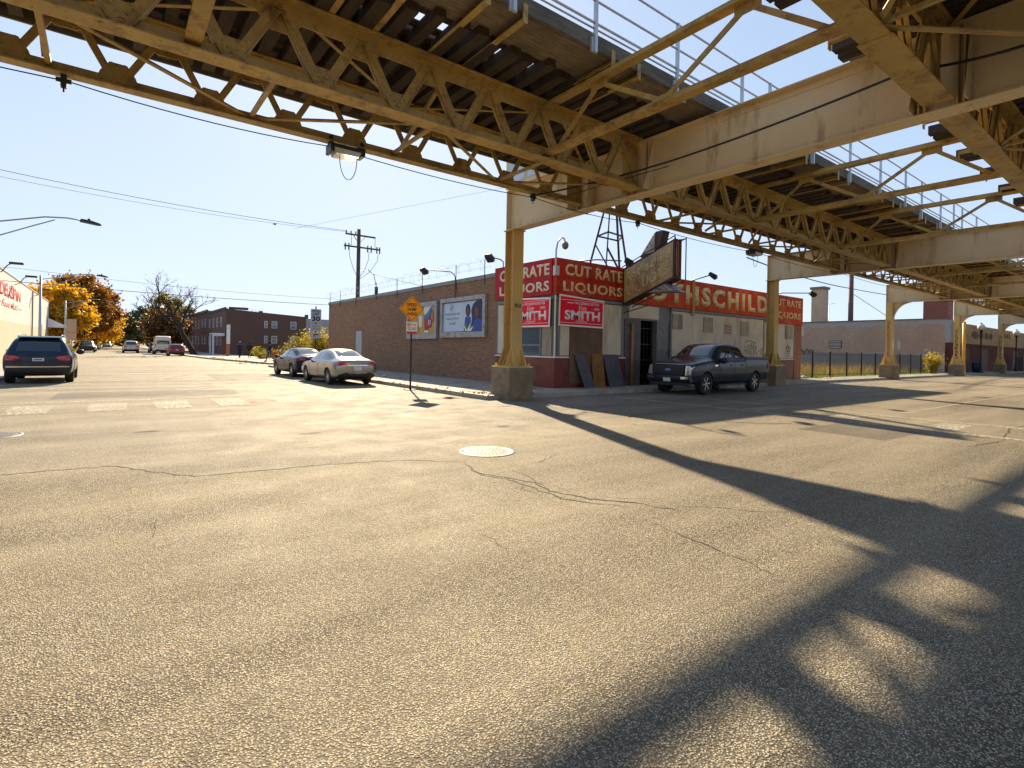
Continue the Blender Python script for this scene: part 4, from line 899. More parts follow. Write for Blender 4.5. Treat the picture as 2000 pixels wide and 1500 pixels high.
def decal(bvh,poly,axis,sign,off,thick=.012,step=.08):
    """a patch laid onto the body: poly in the plane across axis, projected along it"""
    b=bmesh.new(); mk_={'x':lambda u,v:(0,u,v),'y':lambda u,v:(u,0,v)}[axis]
    f=b.faces.new([b.verts.new(mk_(u,v)) for u,v in poly])
    us=[p[0] for p in poly]; vz=[p[1] for p in poly]
    ax=1 if axis=='x' else 0
    for k in range(1,int((max(us)-min(us))/step)+1):
        co=[0,0,0]; co[ax]=min(us)+k*step; no=[0,0,0]; no[ax]=1; bmesh.ops.bisect_plane(b,geom=b.verts[:]+b.edges[:]+b.faces[:],plane_co=co,plane_no=no)
    for k in range(1,int((max(vz)-min(vz))/step)+1):
        bmesh.ops.bisect_plane(b,geom=b.verts[:]+b.edges[:]+b.faces[:],plane_co=(0,0,min(vz)+k*step),plane_no=(0,0,1))
    A=Vector((1,0,0)) if axis=='x' else Vector((0,1,0))
    for v in b.verts:
        o=v.co+A*sign*8; h=bvh.ray_cast(o,-A*sign)
        v.co=h[0]+h[1]*off*.4+A*sign*off*.6 if h[0] else v.co+A*sign*1e3
    bmesh.ops.delete(b,geom=[v for v in b.verts if abs(v.co.dot(A))>100],context='VERTS')
    r=bmesh.ops.extrude_face_region(b,geom=b.faces[:]); bmesh.ops.translate(b,verts=[e for e in r['geom'] if isinstance(e,bmesh.types.BMVert)],vec=A*sign*thick)
    bmesh.ops.recalc_face_normals(b,faces=b.faces)
    me=bpy.data.meshes.new('d'); b.to_mesh(me); b.free(); return me
def wheel_meshes(r,wd,spokes=10,twin=False):
    t=MB(); n=32; pr=[(.66*r,-wd/2),(.93*r,-wd/2),(r,-wd*.36),(r,wd*.36),(.93*r,wd/2),(.66*r,wd/2)]
    vs=[];fs=[]
    for (q,y) in pr: vs+=[(q*math.cos(2*pi*i/n),y,q*math.sin(2*pi*i/n)) for i in range(n)]
    for k in range(6):
        for i in range(n): fs.append((k*n+i,k*n+(i+1)%n,((k+1)%6)*n+(i+1)%n,((k+1)%6)*n+i))
    t.add(vs,fs)
    m=MB(); q=.66*r
    m.tube([(0,0,0),(0,wd*.42,0)],[.16*r,.13*r],12)
    vs=[];fs=[]
    for (a,y) in ((q,wd*.40),(q*.92,wd*.44),(q*.90,wd*.25),(q,-wd*.3)): vs+=[(a*math.cos(2*pi*i/n),y,a*math.sin(2*pi*i/n)) for i in range(n)]
    for k in range(3):
        for i in range(n): fs.append((k*n+i,k*n+(i+1)%n,(k+1)*n+(i+1)%n,(k+1)*n+i))
    m.add(vs,fs)
    for k in range(spokes):
        a=2*pi*k/spokes; c=[a-.09,a+.09] if twin else [a]
        for e in c: m.beam((.1*r*math.cos(a),wd*.36,.1*r*math.sin(a)),(q*.93*math.cos(e),wd*.38,q*.93*math.sin(e)),.055*r if twin else .07*r,.025,up=(0,1,0))
    disc=MB().cyl((0,wd*.18,0),q*.9,.01,'y',24)
    return t.mesh('tyre',smooth=False),m.mesh('rim'),disc.mesh('brake_disc')
def vehicle(name,label,loc,heading,ST,paint,wheels,wr,track,glass,fs,rs,decals=(),mirror=None,spokes=10,twin=False,wd=.22,sub=2,group=None,plate=None,cat='car'):
    """x forward, heading = angle of the forward axis from world +x"""
    t=thing(name,label,cat,(loc[0],loc[1],loc[2] if len(loc)>2 else 0),R(heading),group)
    me=loft_body(ST,paint,wheels,wr,track,glass,fs,rs,sub=sub)
    bvh=BVHTree.FromPolygons([v.co for v in me.vertices],[tuple(p.vertices) for p in me.polygons])
    part('body',split_mat(me,(0,),'body',paint),None,t)
    for idx,nm,mt_ in ((1,'side_window',CGLASS),(2,'windshield',CGLASS),(3,'rear_window',CGLASS),(4,'wheel_arch',BTRIM),(5,'underbody',BTRIM)):
        q=split_mat(me,(idx,),nm,mt_)
        if q:
            for qq in (split_quadrants(q,nm,mt_,2) if idx==1 else split_quadrants(q,nm,mt_,4) if idx==4 else [q]): part(nm,qq,None,t)
    ty,rm,dc=wheel_meshes(wr,wd,spokes,twin)
    for wx in wheels:
        for s in (1,-1):
            wo=part('wheel',ty.copy() if False else ty,TYRE,t,loc=(wx,s*(track-.01-wd/2),wr)); wo.rotation_euler=(0,random.uniform(0,1),0 if s>0 else pi)
            r_=part('rim',rm,RIM,wo); d_=part('brake_disc',dc,BLACK,wo)
    for (nm,poly,ax,sg,off,th,mt_) in decals:
        for q in ((poly,),) if ax=='y' or nm[0]=='!' else ((poly,),([(-u,v) for u,v in poly],)):
            mee=decal(bvh,q[0],ax,sg,off,th); mee.name=nm.lstrip('!'); part(nm.lstrip('!'),mee,mt_,t)
            if ax=='y':
                m2=decal(bvh,q[0],ax,-sg,off,th); m2.name=nm.lstrip('!'); part(nm.lstrip('!'),m2,mt_,t)
    if mirror:
        mx,my,mz,s_=mirror
        for s in (1,-1):
            mm=MB().sphere((mx,s*(my+.10),mz),.11*s_,10,6,(.7,1.0,.75)); mm.beam((mx,s*(my-.06),mz-.03),(mx,s*(my+.06),mz-.01),.05,.04)
            part('side_mirror',mm,BTRIM,t,smooth=True)
    return t
def carpaint(name,col,metal=.3,rough=.28): return pm(name,col,rough,metal,.05,2,coat=.45 if max(col)>.05 else .25,spec=.5 if max(col)>.05 else .3,dirt=([min(1,c*1.3+.03) for c in col],.25,3))
seam=lambda x,z0,z1,dx=0:[(x,z0),(x+.012,z0),(x+.012+dx,z1),(x+dx,z1)]
# sedan profile (x forward, rear negative)
SED=[(-2.40,.46,.60,.72,.80,.45),(-2.38,.34,.80,.88,.95,.6),(-2.25,.24,.88,.96,1.06,.66),(-1.9,.20,.905,.97,1.10,.66),(-1.62,.19,.91,.97,1.12,.66),(-1.15,.18,.91,.96,1.31,.60),(-.78,.18,.91,.95,1.42,.57),(-.34,.18,.91,.94,1.455,.56),(-.26,.18,.91,.94,1.458,.56),(.2,.18,.91,.93,1.45,.56),(.55,.18,.91,.92,1.40,.55),(.95,.18,.91,.91,1.21,.58),(1.32,.19,.905,.90,1.02,.62),(1.45,.2,.90,.88,.97,.66),(1.95,.21,.88,.82,.89,.66),(2.25,.24,.82,.72,.78,.62),(2.38,.32,.7,.62,.66,.5),(2.40,.38,.5,.55,.58,.4)]
def sedan_decals(lampstyle):
    d=[('taillight',lampstyle,'x',-1,.008,.012,TAILR),('!licence_plate',[(-.15,.60),(.15,.60),(.15,.74),(-.15,.74)],'x',-1,.012,.006,PLATE),
      ('!rear_trim',[(-.42,.80),(.42,.80),(.40,.825),(-.40,.825)],'x',-1,.008,.012,CHROME),('!bumper_seam',[(-.80,.545),(.80,.545),(.80,.555),(-.80,.555)],'x',-1,.002,.003,BTRIM),('!lower_bumper',[(-.62,.26),(.62,.26),(.55,.36),(-.55,.36)],'x',-1,.004,.008,BTRIM),
      ('door_seam',seam(-.30,.28,.93),'y',1,.002,.003,BTRIM),('door_seam',seam(-1.12,.60,.94,-.1),'y',1,.002,.003,BTRIM),('door_seam',seam(.80,.30,.90,.05),'y',1,.002,.003,BTRIM),
      ('door_handle',[(-.98,.80),(-.78,.80),(-.78,.825),(-.98,.825)],'y',1,.012,.02,paint_s),('door_handle',[(-.18,.79),(.02,.79),(.02,.815),(-.18,.815)],'y',1,.012,.02,paint_s),
      ('headlight',[(.42,.60),(.80,.66),(.84,.76),(.55,.68)],'x',1,.006,.01,LENS),('!grille',[(-.4,.42),(.4,.42),(.42,.58),(-.42,.58)],'x',1,.006,.01,BTRIM)]
    return d
SILV=carpaint('silver_paint',(.30,.29,.27),.75,.24); DKBL=pm('dark_blue_grey_paint',(.004,.010,.028),.16,0,.05,2,spec=.22)
paint_s=SILV
GL=[(-1.62,-.34),(-.26,.95)]
tlA=[(.44,.86),(.47,.93),(.86,.99),(.895,.93),(.88,.78),(.66,.82)]
vehicle('parked_car','silver sedan parked at the kerb beside the brick side wall, sun glinting on it',(8.02,23.1),91,SED,SILV,(-1.42,1.36),.33,.90,GL,(.55,1.32),(-1.62,-.78),sedan_decals(tlA),(.82,.88,.98,1),group='cars parked along the kerb')
paint_s=DKBL
tlB=[(.36,.88),(.40,.93),(.86,1.0),(.90,.92),(.86,.84),(.6,.84)]
vehicle('parked_car','dark blue sedan parked just ahead of the silver sedan',(8.15,28.9),91,SED,DKBL,(-1.42,1.36),.34,.90,GL,(.55,1.32),(-1.62,-.78),sedan_decals(tlB),(.82,.88,.98,1),group='cars parked along the kerb')
# SUV seen from behind on the left
SUVP=[(-2.50,.50,.72,.95,1.0,.6),(-2.48,.42,.90,1.02,1.08,.76),(-2.40,.32,.955,1.05,1.16,.80),(-2.25,.28,.975,1.06,1.42,.76),(-2.02,.26,.98,1.06,1.66,.70),(-1.8,.25,.985,1.06,1.71,.67),(-1.3,.25,.985,1.05,1.74,.66),(-1.22,.25,.985,1.05,1.742,.66),(-.30,.25,.985,1.04,1.75,.66),(-.22,.25,.985,1.04,1.75,.66),(.4,.25,.985,1.03,1.72,.65),(.75,.25,.985,1.02,1.58,.66),(1.25,.26,.98,1.01,1.20,.70),(1.4,.27,.97,1.0,1.12,.72),(2.0,.28,.95,.94,1.04,.72),(2.35,.32,.88,.82,.92,.66),(2.5,.42,.7,.66,.76,.5)]
SLATE=carpaint('slate_blue_paint',(.012,.026,.048),.2,.25)
SVD=[('taillight',[(.50,.93),(.52,.98),(.90,1.05),(.96,1.0),(.95,.86),(.62,.84)],'x',-1,.008,.014,TAILR),('!licence_plate',[(-.16,.82),(.16,.82),(.16,.93),(-.16,.93)],'x',-1,.01,.006,PLATE),('!rear_trim',[(-.36,.96),(.36,.96),(.36,.985),(-.36,.985)],'x',-1,.008,.012,BTRIM),
 ('!plate_print',[(-.12,.85),(.12,.85),(.12,.90),(-.12,.90)],'x',-1,.017,.003,pm('plate_ink',(.12,.16,.3),.5,0,.5,60)),
 ('!bumper_strip',[(-.86,.60),(.86,.60),(.86,.625),(-.86,.625)],'x',-1,.008,.012,CHROME),('reflector',[(.5,.635),(.88,.635),(.88,.66),(.52,.66)],'x',-1,.008,.012,TAILR),('!lower_bumper',[(-.82,.36),(.82,.36),(.82,.52),(-.82,.52)],'x',-1,.004,.012,BTRIM),
 ('!hatch_seam',[(-.9,.765),(.9,.765),(.9,.775),(-.9,.775)],'x',-1,.002,.003,BTRIM),('door_seam',seam(-.26,.35,1.03),'y',1,.002,.003,BTRIM),('door_seam',seam(-1.25,.6,1.04,-.1),'y',1,.002,.003,BTRIM),('headlight',[(.5,.72),(.85,.76),(.86,.86),(.55,.84)],'x',1,.006,.01,LENS)]
suv=vehicle('parked_car','slate blue SUV parked at the left kerb, seen from behind',(-1.93,28.05),90,SUVP,SLATE,(-1.5,1.5),.38,.975,[(-2.25,-1.3),(-1.22,-.30),(-.22,.75)],(.4,1.25),(-2.40,-2.02),SVD,(.85,.98,1.12,1.35),wd=.26,spokes=10,group='cars parked along the kerb')
for s in (1,-1): part('roof_rail',MB().tube([(-1.9,s*.60,1.70),(-1.7,s*.60,1.78),(.2,s*.60,1.79),(.5,s*.60,1.73)],.018,6),CHROME,suv,smooth=True)
part('roof_antenna',MB().prism([(-1.95,1.69),(-1.78,1.77),(-1.8,1.69)],'y',-.02,.02),BTRIM,suv); part('roof_spoiler',MB().prism([(-2.14,1.66),(-2.12,1.69),(-1.8,1.735),(-1.8,1.70)],'y',-.60,.60),SLATE,suv,bev=.004)
# pickup
PKP=[(-2.95, 0.46, 0.9, 1.36, 1.4, 0.84), (-2.93, 0.46, 0.985, 1.42, 1.46, 0.93), (-2.8, 0.46, 1.0, 1.43, 1.47, 0.94), (-1.5, 0.36, 1.0, 1.43, 1.47, 0.94), (-0.98, 0.36, 1.0, 1.43, 1.47, 0.94), (-0.93, 0.36, 1.0, 1.39, 1.51, 0.86), (-0.86, 0.36, 1.0, 1.36, 1.9, 0.72), (-0.75, 0.36, 1.0, 1.35, 1.95, 0.7), (-0.12, 0.36, 1.0, 1.34, 1.975, 0.7), (-0.02, 0.36, 1.0, 1.34, 1.977, 0.7), (0.55, 0.36, 1.0, 1.33, 1.97, 0.7), (0.85, 0.36, 1.0, 1.32, 1.88, 0.72), (1.42, 0.36, 1.0, 1.3, 1.42, 0.8), (1.52, 0.36, 1.0, 1.28, 1.36, 0.84), (2.2, 0.36, 1.0, 1.22, 1.3, 0.84), (2.72, 0.42, 0.985, 1.14, 1.22, 0.8), (2.9, 0.42, 0.95, 1.08, 1.14, 0.78), (2.95, 0.42, 0.88, 1.02, 1.06, 0.72)]
PGREY=carpaint('dark_grey_pickup_paint',(.018,.028,.045),.25,.25)
PKD=[('!grille',[(-.62,.76),(.62,.76),(.68,1.0),(.62,1.12),(-.62,1.12),(-.68,1.0)],'x',1,.012,.03,BLACK),
 ('!grille_rim',[(-.64,1.125),(.64,1.125),(.64,1.145),(-.64,1.145)],'x',1,.02,.02,GALV),
 ('headlight',[(.71,.74),(.92,.76),(.955,1.06),(.73,1.10)],'x',1,.012,.02,LENS),
 ('!grille_emblem',[(a*.13,.93+b*.05) for a,b in [(math.cos(k*pi/10),math.sin(k*pi/10)) for k in range(20)]],'x',1,.05,.012,pm('emblem_blue',(.10,.18,.36),.25,.3,0)),
 ('fog_lamp_trim',[(.60,.60),(.84,.60),(.88,.68),(.56,.68)],'x',1,.11,.012,CHROME),('!licence_plate',[(-.16,.50),(.16,.50),(.16,.63),(-.16,.63)],'x',1,.12,.008,PLATE),
 ('!tail_panel',[(-.7,.8),(.7,.8),(.7,1.2),(-.7,1.2)],'x',-1,.004,.006,PGREY),('taillight',[(.80,.92),(.96,.92),(.96,1.25),(.80,1.25)],'x',-1,.01,.02,TAILR),
 ('side_taillight',[(-2.93,.95),(-2.80,.95),(-2.82,1.25),(-2.93,1.25)],'y',1,.008,.01,TAILR),
 ('door_seam',seam(-.955,.55,1.36),'y',1,.003,.004,BLACK),('door_seam',seam(-.07,.58,1.27),'y',1,.003,.004,BLACK),('door_seam',seam(1.02,.62,1.24,.05),'y',1,.003,.004,BLACK),
 ('door_handle',[(-.82,1.10),(-.62,1.10),(-.62,1.14),(-.82,1.14)],'y',1,.014,.03,PGREY),('door_handle',[(.02,1.09),(.22,1.09),(.22,1.13),(.02,1.13)],'y',1,.014,.03,PGREY),
 ('fender_badge',[(1.25,1.08),(1.45,1.08),(1.42,1.13),(1.22,1.13)],'y',1,.01,.012,CHROME),('rocker_panel',[(-.85,.38),(1.3,.38),(1.3,.46),(-.85,.46)],'y',1,.02,.03,BLACK)]
pk=vehicle('pickup_truck','dark grey four door pickup truck with bright alloy wheels parked before the boarded store front',(19.75,12.30),181.5,PKP,PGREY,(-1.76,1.93),.42,.985,[(-.86,-.12),(-.02,.85)],(.55,1.42),None,PKD,(.98,1.0,1.30,1.5),wd=.27,spokes=6,twin=True,cat='pickup truck')
part('front_bumper',MB().prism([(2.80,.46),(2.99,.50),(3.03,.60),(3.03,.72),(2.93,.76),(2.80,.76)],'y',-.93,.93),PGREY,pk,bev=.02); part('chin_trim',MB().box(2.78,2.96,-.86,.86,.34,.455),BTRIM,pk,bev=.01); part('side_step',MB().box(-.95,1.25,.90,1.03,.33,.38).box(-.95,1.25,-1.03,-.90,.33,.38),BLACK,pk)
part('tow_hook',MB().box(2.93,2.99,.30,.36,.56,.62).box(2.93,2.99,-.36,-.30,.56,.62),BLACK,pk)
# traffic and parked cars further up the street
VANP=[(-2.7,.55,.85,1.3,1.5,.8),(-2.68,.42,.98,1.35,2.3,.86),(-2.6,.35,1.0,1.4,2.55,.88),(-.5,.3,1.0,1.4,2.6,.88),(1.2,.3,1.0,1.35,2.5,.86),(1.6,.3,1.0,1.3,2.2,.84),(2.3,.32,.98,1.15,1.35,.8),(2.75,.4,.9,.9,1.0,.7)]
WHTP=carpaint('cream_van_paint',(.62,.58,.50),.05,.35)
van=vehicle('white_van','tall cream van parked on the right side of the street under the bare tree',(6.3,90.5),90,VANP,WHTP,(-1.6,1.7),.36,.99,[(1.2,2.3)],(1.6,2.3),None,[('!rear_window',[(-.74,1.42),(.74,1.42),(.72,1.95),(-.72,1.95)],'x',-1,.01,.01,CGLASS),('taillight',[(.84,1.1),(.95,1.1),(.95,1.5),(.84,1.5)],'x',-1,.01,.01,TAILR),('!bumper',[(-.9,.45),(.9,.45),(.9,.65),(-.9,.65)],'x',-1,.01,.05,BTRIM)],(1.7,1.0,1.4,1.6),cat='van')
REDC=carpaint('dark_red_paint',(.20,.012,.02),.3,.3)
paint_s=REDC
vehicle('parked_car','small dark red car parked behind the cream van',(7.0,79.5),90,SUVP,REDC,(-1.5,1.5),.35,.97,[(-2.25,-1.3),(-1.22,-.30),(-.22,.75)],(.4,1.25),(-2.40,-2.02),SVD[:3],(.85,.98,1.12,1.3),group='cars parked along the kerb').scale=(.86,.9,.86)
SILV2=carpaint('champagne_paint',(.45,.42,.38),.6,.3)
vehicle('suv_in_traffic','champagne silver SUV driving away in the middle of the far street',(2.95,98.6),90,SUVP,SILV2,(-1.5,1.5),.38,.975,[(-2.25,-1.3),(-1.22,-.30),(-.22,.75)],(.4,1.25),(-2.40,-2.02),SVD,(.85,.98,1.12,1.3),cat='car').scale=(1,1.02,1.05)
def farcar(x,y,col,label,heading=90,st=SED,sc_=1.0):
    mt=carpaint('car_paint_%d'%int(y*10),col,.4,.3)
    global paint_s; paint_s=mt
    o=vehicle('parked_car',label,(x,y),heading,st,mt,(-1.42,1.36) if st is SED else (-1.5,1.5),.33 if st is SED else .38,.90 if st is SED else .97,GL if st is SED else [(-2.25,-1.3),(-1.22,-.30),(-.22,.75)],(.55,1.32) if st is SED else (.4,1.25),(-1.62,-.78) if st is SED else (-2.4,-2.02),sedan_decals(tlA)[:2]+sedan_decals(tlA)[-2:] if st is SED else SVD[:2],(.82,.88,.98,1),group='cars parked along the kerb',sub=1); return o
farcar(-2.1,112,(.45,.42,.10),'yellow green car parked at the left kerb beneath the yellow trees',-90)
farcar(-2.2,100,(.015,.018,.02),'black car parked close to the end of the white building',-90,SUVP)
farcar(-1.9,136,(.6,.62,.65),'pale silver car far up the left kerb',90)
farcar(-1.8,150,(.05,.06,.09),'dark small car far up the left kerb beyond the pale silver one',90)
farcar(.2,172,(.25,.32,.42),'light blue van shaped car very far up the street',-90,SUVP)
farcar(6.4,103,(.03,.04,.07),'dark car parked ahead of the cream van',90,SUVP)
# ------------------------------------------------ street furniture
SGB=pm('sign_back_grey',(.42,.43,.45),.5,.4,.08,6); POST=pm('brown_sign_post',(.06,.045,.035),.7,.3,.2,8)
def signpanel(t,name,cx,cy,z0,z1,w,mat,nrm=(0,-1),th=.01,corner=.03):
    r=(-nrm[1],nrm[0],0); o=(cx,cy,z0)
    c=corner; pts=[(-w/2+c,0),(w/2-c,0),(w/2,c),(w/2,z1-z0-c),(w/2-c,z1-z0),(-w/2+c,z1-z0),(-w/2,z1-z0-c),(-w/2,c)]
    return part(name,polypanel(MB(),o,r,UP,pts,0,th),mat,t,world=True),r
a_=math.atan2(7.84,15.75)
sh=thing('road_sign','orange speed hump diamond sign above a no parking plate on a brown post','road sign',(8.9,17.9,0))
# (post stands on the pavement edge; faces the junction)
px_,py_=8.93,17.75
part('post',MB().box(px_-.03,px_+.03,py_+.012,py_+.05,0,3.05),POST,sh,world=True)
nn=Vector((-.25,-.97)).normalized(); nr=(nn.x,nn.y); rr_=(-nn.y,nn.x,0); OR=pm('sign_orange',(.90,.34,.005),.4,0,.03,5,spec=.3)
dm=.47
part('diamond_plate',polypanel(MB(),(px_,py_,2.99),rr_,UP,[(0,-dm),(dm,0),(0,dm),(-dm,0)],0,.012),OR,sh,world=True)
bo=MB()
for i in range(4):
    q=[(0,-dm+.04),(dm-.04,0),(0,dm-.04),(-dm+.04,0)]; a,b=q[i],q[(i+1)%4]; ia,ib=[(x*.955,y*.955) for x,y in (a,b)]
    polypanel(bo,(px_,py_,2.99),rr_,UP,[a,b,ib,ia],.012,.014)
part('border',bo,BLACK,sh,world=True)
textblock('sign_lettering',[('SPEED',-.19,.09,.38,.12,.02,0),('HUMP',-.165,-.075,.33,.12,.02,0),('AHEAD',-.19,-.24,.38,.12,.02,0)],BLACK,sh,(px_+nn.x*.013,py_+nn.y*.013,2.99),rr_,UP,.002)
signpanel(sh,'parking_plate',px_,py_,2.07,2.52,.42,pm('plate_cream',(.72,.66,.58),.5,0,.05,6),nr)
RINK=pm('red_ink',(.55,.03,.05),.5,0,0); o_=(px_+nn.x*.011,py_+nn.y*.011,2.07)
rg=MB(); c0=(-.11,.34)
for i in range(16):
    a,b=2*pi*i/16,2*pi*(i+1)/16; polypanel(rg,o_,rr_,UP,[(c0[0]+.065*math.cos(a),c0[1]+.065*math.sin(a)),(c0[0]+.065*math.cos(b),c0[1]+.065*math.sin(b)),(c0[0]+.05*math.cos(b),c0[1]+.05*math.sin(b)),(c0[0]+.05*math.cos(a),c0[1]+.05*math.sin(a))],0,.002)
polypanel(rg,o_,rr_,UP,[(c0[0]-.04,c0[1]+.03),(c0[0]-.03,c0[1]+.04),(c0[0]+.04,c0[1]-.03),(c0[0]+.03,c0[1]-.04)],.0,.0025); quadpanel(rg,o_,rr_,UP,-.19,.19,.0,.09,0,.002)
part('plate_marks',rg,RINK,sh,world=True)
part('arrow_mark',polypanel(quadpanel(MB(),o_,rr_,UP,-.03,.11,.335,.345,0,.002),o_,rr_,UP,[(.11,.32),(.16,.34),(.11,.36)],0,.002),BLACK,sh,world=True)
textblock('sign_lettering',[('P',-.135,.315,.05,.055,.006,0),('STREET CLEANING',-.16,.2,.32,.035,.0,0),('9AM-3PM',-.13,.14,.26,.035,0,0)],BLACK,sh,(px_+nn.x*.0135,py_+nn.y*.0135,2.07),rr_,UP,.001)
part('base_plate',MB().box(px_-.2,px_+.2,py_-.12,py_+.18,.0,.03),POST,sh,world=True)
s3=thing('road_sign','speed limit 30 sign with two smaller plates beneath on a dark post','road sign',(10.0,32.5,HS))
qx,qy=10.0,32.5; part('post',MB().box(qx-.03,qx+.03,qy+.012,qy+.06,HS,3.95),POST,s3,world=True)
GW=pm('sign_dull_white',(.50,.47,.50),.5,0,.05,6)
signpanel(s3,'speed_plate',qx,qy,2.98,3.78,.62,GW); textblock('sign_lettering',[('SPEED',-.24,.60,.48,.13,.02,0),('LIMIT',-.2,.43,.40,.12,.02,0),('30',-.24,.07,.48,.30,.03,0)],BLACK,s3,(qx,qy-.011,2.98),SR,UP,.002)
signpanel(s3,'small_plate',qx,qy,2.46,2.88,.58,GW); textblock('sign_lettering',[('PHOTO',-.2,.23,.4,.1,.0,0),('ENFORCED',-.24,.07,.48,.1,.0,0)],pm('grey_ink',(.14,.12,.18),.5,0,0),s3,(qx,qy-.011,2.46),SR,UP,.002)
signpanel(s3,'arrow_plate',qx,qy,2.02,2.36,.58,GW); part('arrow_mark',polypanel(MB(),(qx,qy-.0105,2.02),SR,UP,[(-.12,.07),(-.07,.07),(-.07,.21),(.06,.21),(.06,.17),(.16,.235),(.06,.30),(.06,.26),(-.12,.26)],0,.003),BLACK,s3,world=True)
rs=thing('round_sign','small round sign plate on the third column facing away','road sign',(43.45+.55,13.0,2.4)); part('disc',MB().cyl((44.0,12.95,2.4),.32,.012,'y',20).box(43.66,44.0,12.96,12.99,2.3,2.34),SGB,rs,world=True)
# street lamps
LG_=pm('lamp_pole_grey',(.36,.38,.40),.45,.5,.06,6)
def street_lamp(x,y,label,bird=False):
    t=thing('street_lamp',label,'street lamp',(x,y,HS),0,'street lamps on the left pavement')
    part('pole',MB().tube([(0,0,0),(0,0,.4),(0,0,6.9)],[.13,.11,.08],10),LG_,t,smooth=True)
    part('arm',MB().tube([(0,0,6.55),(.9,0,6.78),(2.4,0,7.22),(3.2,0,7.30),(3.75,0,7.27)],.035,6).tube([(0,0,5.75),(.8,0,6.1),(2.0,0,6.75),(2.75,0,7.14)],.028,6).tube([(.8,0,6.12),(.8,0,6.74)],.02,5),LG_,t,smooth=True)
    h=MB().prism([(3.65,7.20),(4.35,7.12),(4.5,7.15),(4.45,7.20),(4.1,7.30),(3.7,7.33)],'y',-.16,.16); h.box(3.95,4.05,-.05,.05,7.30,7.40)
    part('lamp_head',h,BLACK,t,bev=.01)
    return t
street_lamp(-4.75,33.0,'street lamp reaching in from the left edge high over the street')
street_lamp(-4.4,59,'street lamp on a tall grey pole rising behind the slate blue SUV')
street_lamp(-4.4,93,'street lamp standing before the yellow trees')
ds=thing('pole_sign','brown street sign panel back on a grey pole in front of the yellow trees','sign',(-2.9,72.5,HS))
part('post',MB().tube([(-2.9,72.5,HS),(-2.9,72.5,3.6)],.06,8),LG_,ds,world=True); part('panel',MB().box(-3.32,-2.5,72.38,72.43,1.7,2.5).box(-3.32,-2.5,72.38,72.43,2.55,3.9),pm('panel_back_tan',(.42,.30,.20),.6,0,.06,2),ds,world=True)
# utility poles and lines
WOOD=wood('pole_wood',(.10,.075,.06),5,'z')
up=thing('utility_pole','wooden utility pole with two crossarms rising behind the liquor store','utility pole',(16.5,42.7,0))
part('pole',MB().tube([(16.5,42.7,0),(16.5,42.7,11.3)],[.2,.14],10),WOOD,up,world=True,smooth=True)
part('crossarm',MB().box(15.35,17.9,42.55,42.66,10.72,10.84),WOOD,up,world=True); part('crossarm',MB().box(15.2,18.3,42.44,42.54,9.72,9.84),WOOD,up,world=True)
part('brace',MB().beam((16.0,42.56,10.7),(16.5,42.62,10.1),.05,.03).beam((17.0,42.56,10.7),(16.5,42.62,10.1),.05,.03),BLACK,up,world=True)
i_=MB()
for x in (15.4,15.8,16.2): i_.cyl((x,42.6,10.84),.05,.22,n=8)
for x in (15.3,15.6,17.2,17.5,18.0,18.25): i_.cyl((x,42.49,9.45),.055,.55,n=8)
part('insulators',i_,BLACK,up,world=True,smooth=True)
c_=MB()
for x,zz in ((15.6,9.5),(17.3,9.5),(18.1,9.4)): c_.tube([(x,42.45,zz),(x+(16.5-x)*.05,42.4,zz-.6),(x+(16.5-x)*.45,42.45,zz-1.6),(16.45,42.5,zz-2.3)],.02,4)
for x in (15.8,17.85): c_.tube([(x,42.55,10.7),(x,42.5,9.85)],.02,4)
part('jumper_cables',c_,BLACK,up,world=True)
part('riser_pipe',MB().tube([(17.9,42.2,5.0),(17.9,42.2,6.6)],.15,8).tube([(17.9,42.2,6.6),(17.7,42.3,7.6),(17.2,42.4,8.0)],.03,4),BLACK,up,world=True)
wire('overhead_line',[(15.4,42.6,11.0),(-8,43.6,11.9),(-40,44,12.0)],.018,'upper thin power line running left from the utility pole','power line','overhead lines',sag=.35)
wire('overhead_line',[(15.8,42.6,10.95),(-8,44.2,11.6),(-40,45,11.8)],.012,'thinner power line just below the top one','power line','overhead lines',sag=.4)
wire('overhead_line',[(16.5,43.0,5.45),(-4.4,44,5.95),(-40,44,6.6)],.012,'lower cable crossing the street before the bare tree','power line','overhead lines',sag=.25)
wire('overhead_line',[(16.5,42.7,4.9),(-4.4,43,5.05),(-40,43,5.4)],.022,'thick lowest cable crossing the street in front of the trees','power line','overhead lines',sag=.12)
wire('overhead_line',[(16.6,42.6,7.9),(20.5,33,5.6)],.02,'service cable dropping from the utility pole to the store roof','power line','overhead lines',sag=.1)
wire('overhead_line',[(20.4,18.4,8.0),(8,30,4.9),],.006,'faint guy wire slanting left from the roof mast','guy wire',sag=.0).location.z+=3
bd_=MB().sphere((0,0,.07),.07,8,6,(1.5,.8,1)).sphere((.10,0,.13),.035,8,6).prism([(-.1,.08),(-.24,.03),(-.1,.04)],'y',-.015,.015)
solo('bird',bd_,BLACK,'small dark bird sitting on the upper power line','bird',base=(0,0,0),smooth=True).location=(10.0,42.85,10.66)
rp=thing('utility_pole','thick brown pole rising behind the long brick wall of the empty lot','utility pole',(70,25.5,0)); part('pole',MB().tube([(70,25.5,0),(70,25.5,12.5)],[.30,.24],10),pm('brown_pole',(.15,.07,.05),.8,0,.2,3),rp,world=True,smooth=True)
wire('overhead_line',[(40,22,9.2),(70,25.5,9.6),(74,15,7.6)],.05,'thick bundled cable slung from the brown pole beside the railway','power line','overhead lines',sag=.3)
wire('overhead_line',[(70.2,25.4,9.0),(80,22,4.5)],.03,'guy cable slanting down right from the brown pole','guy wire',sag=0)
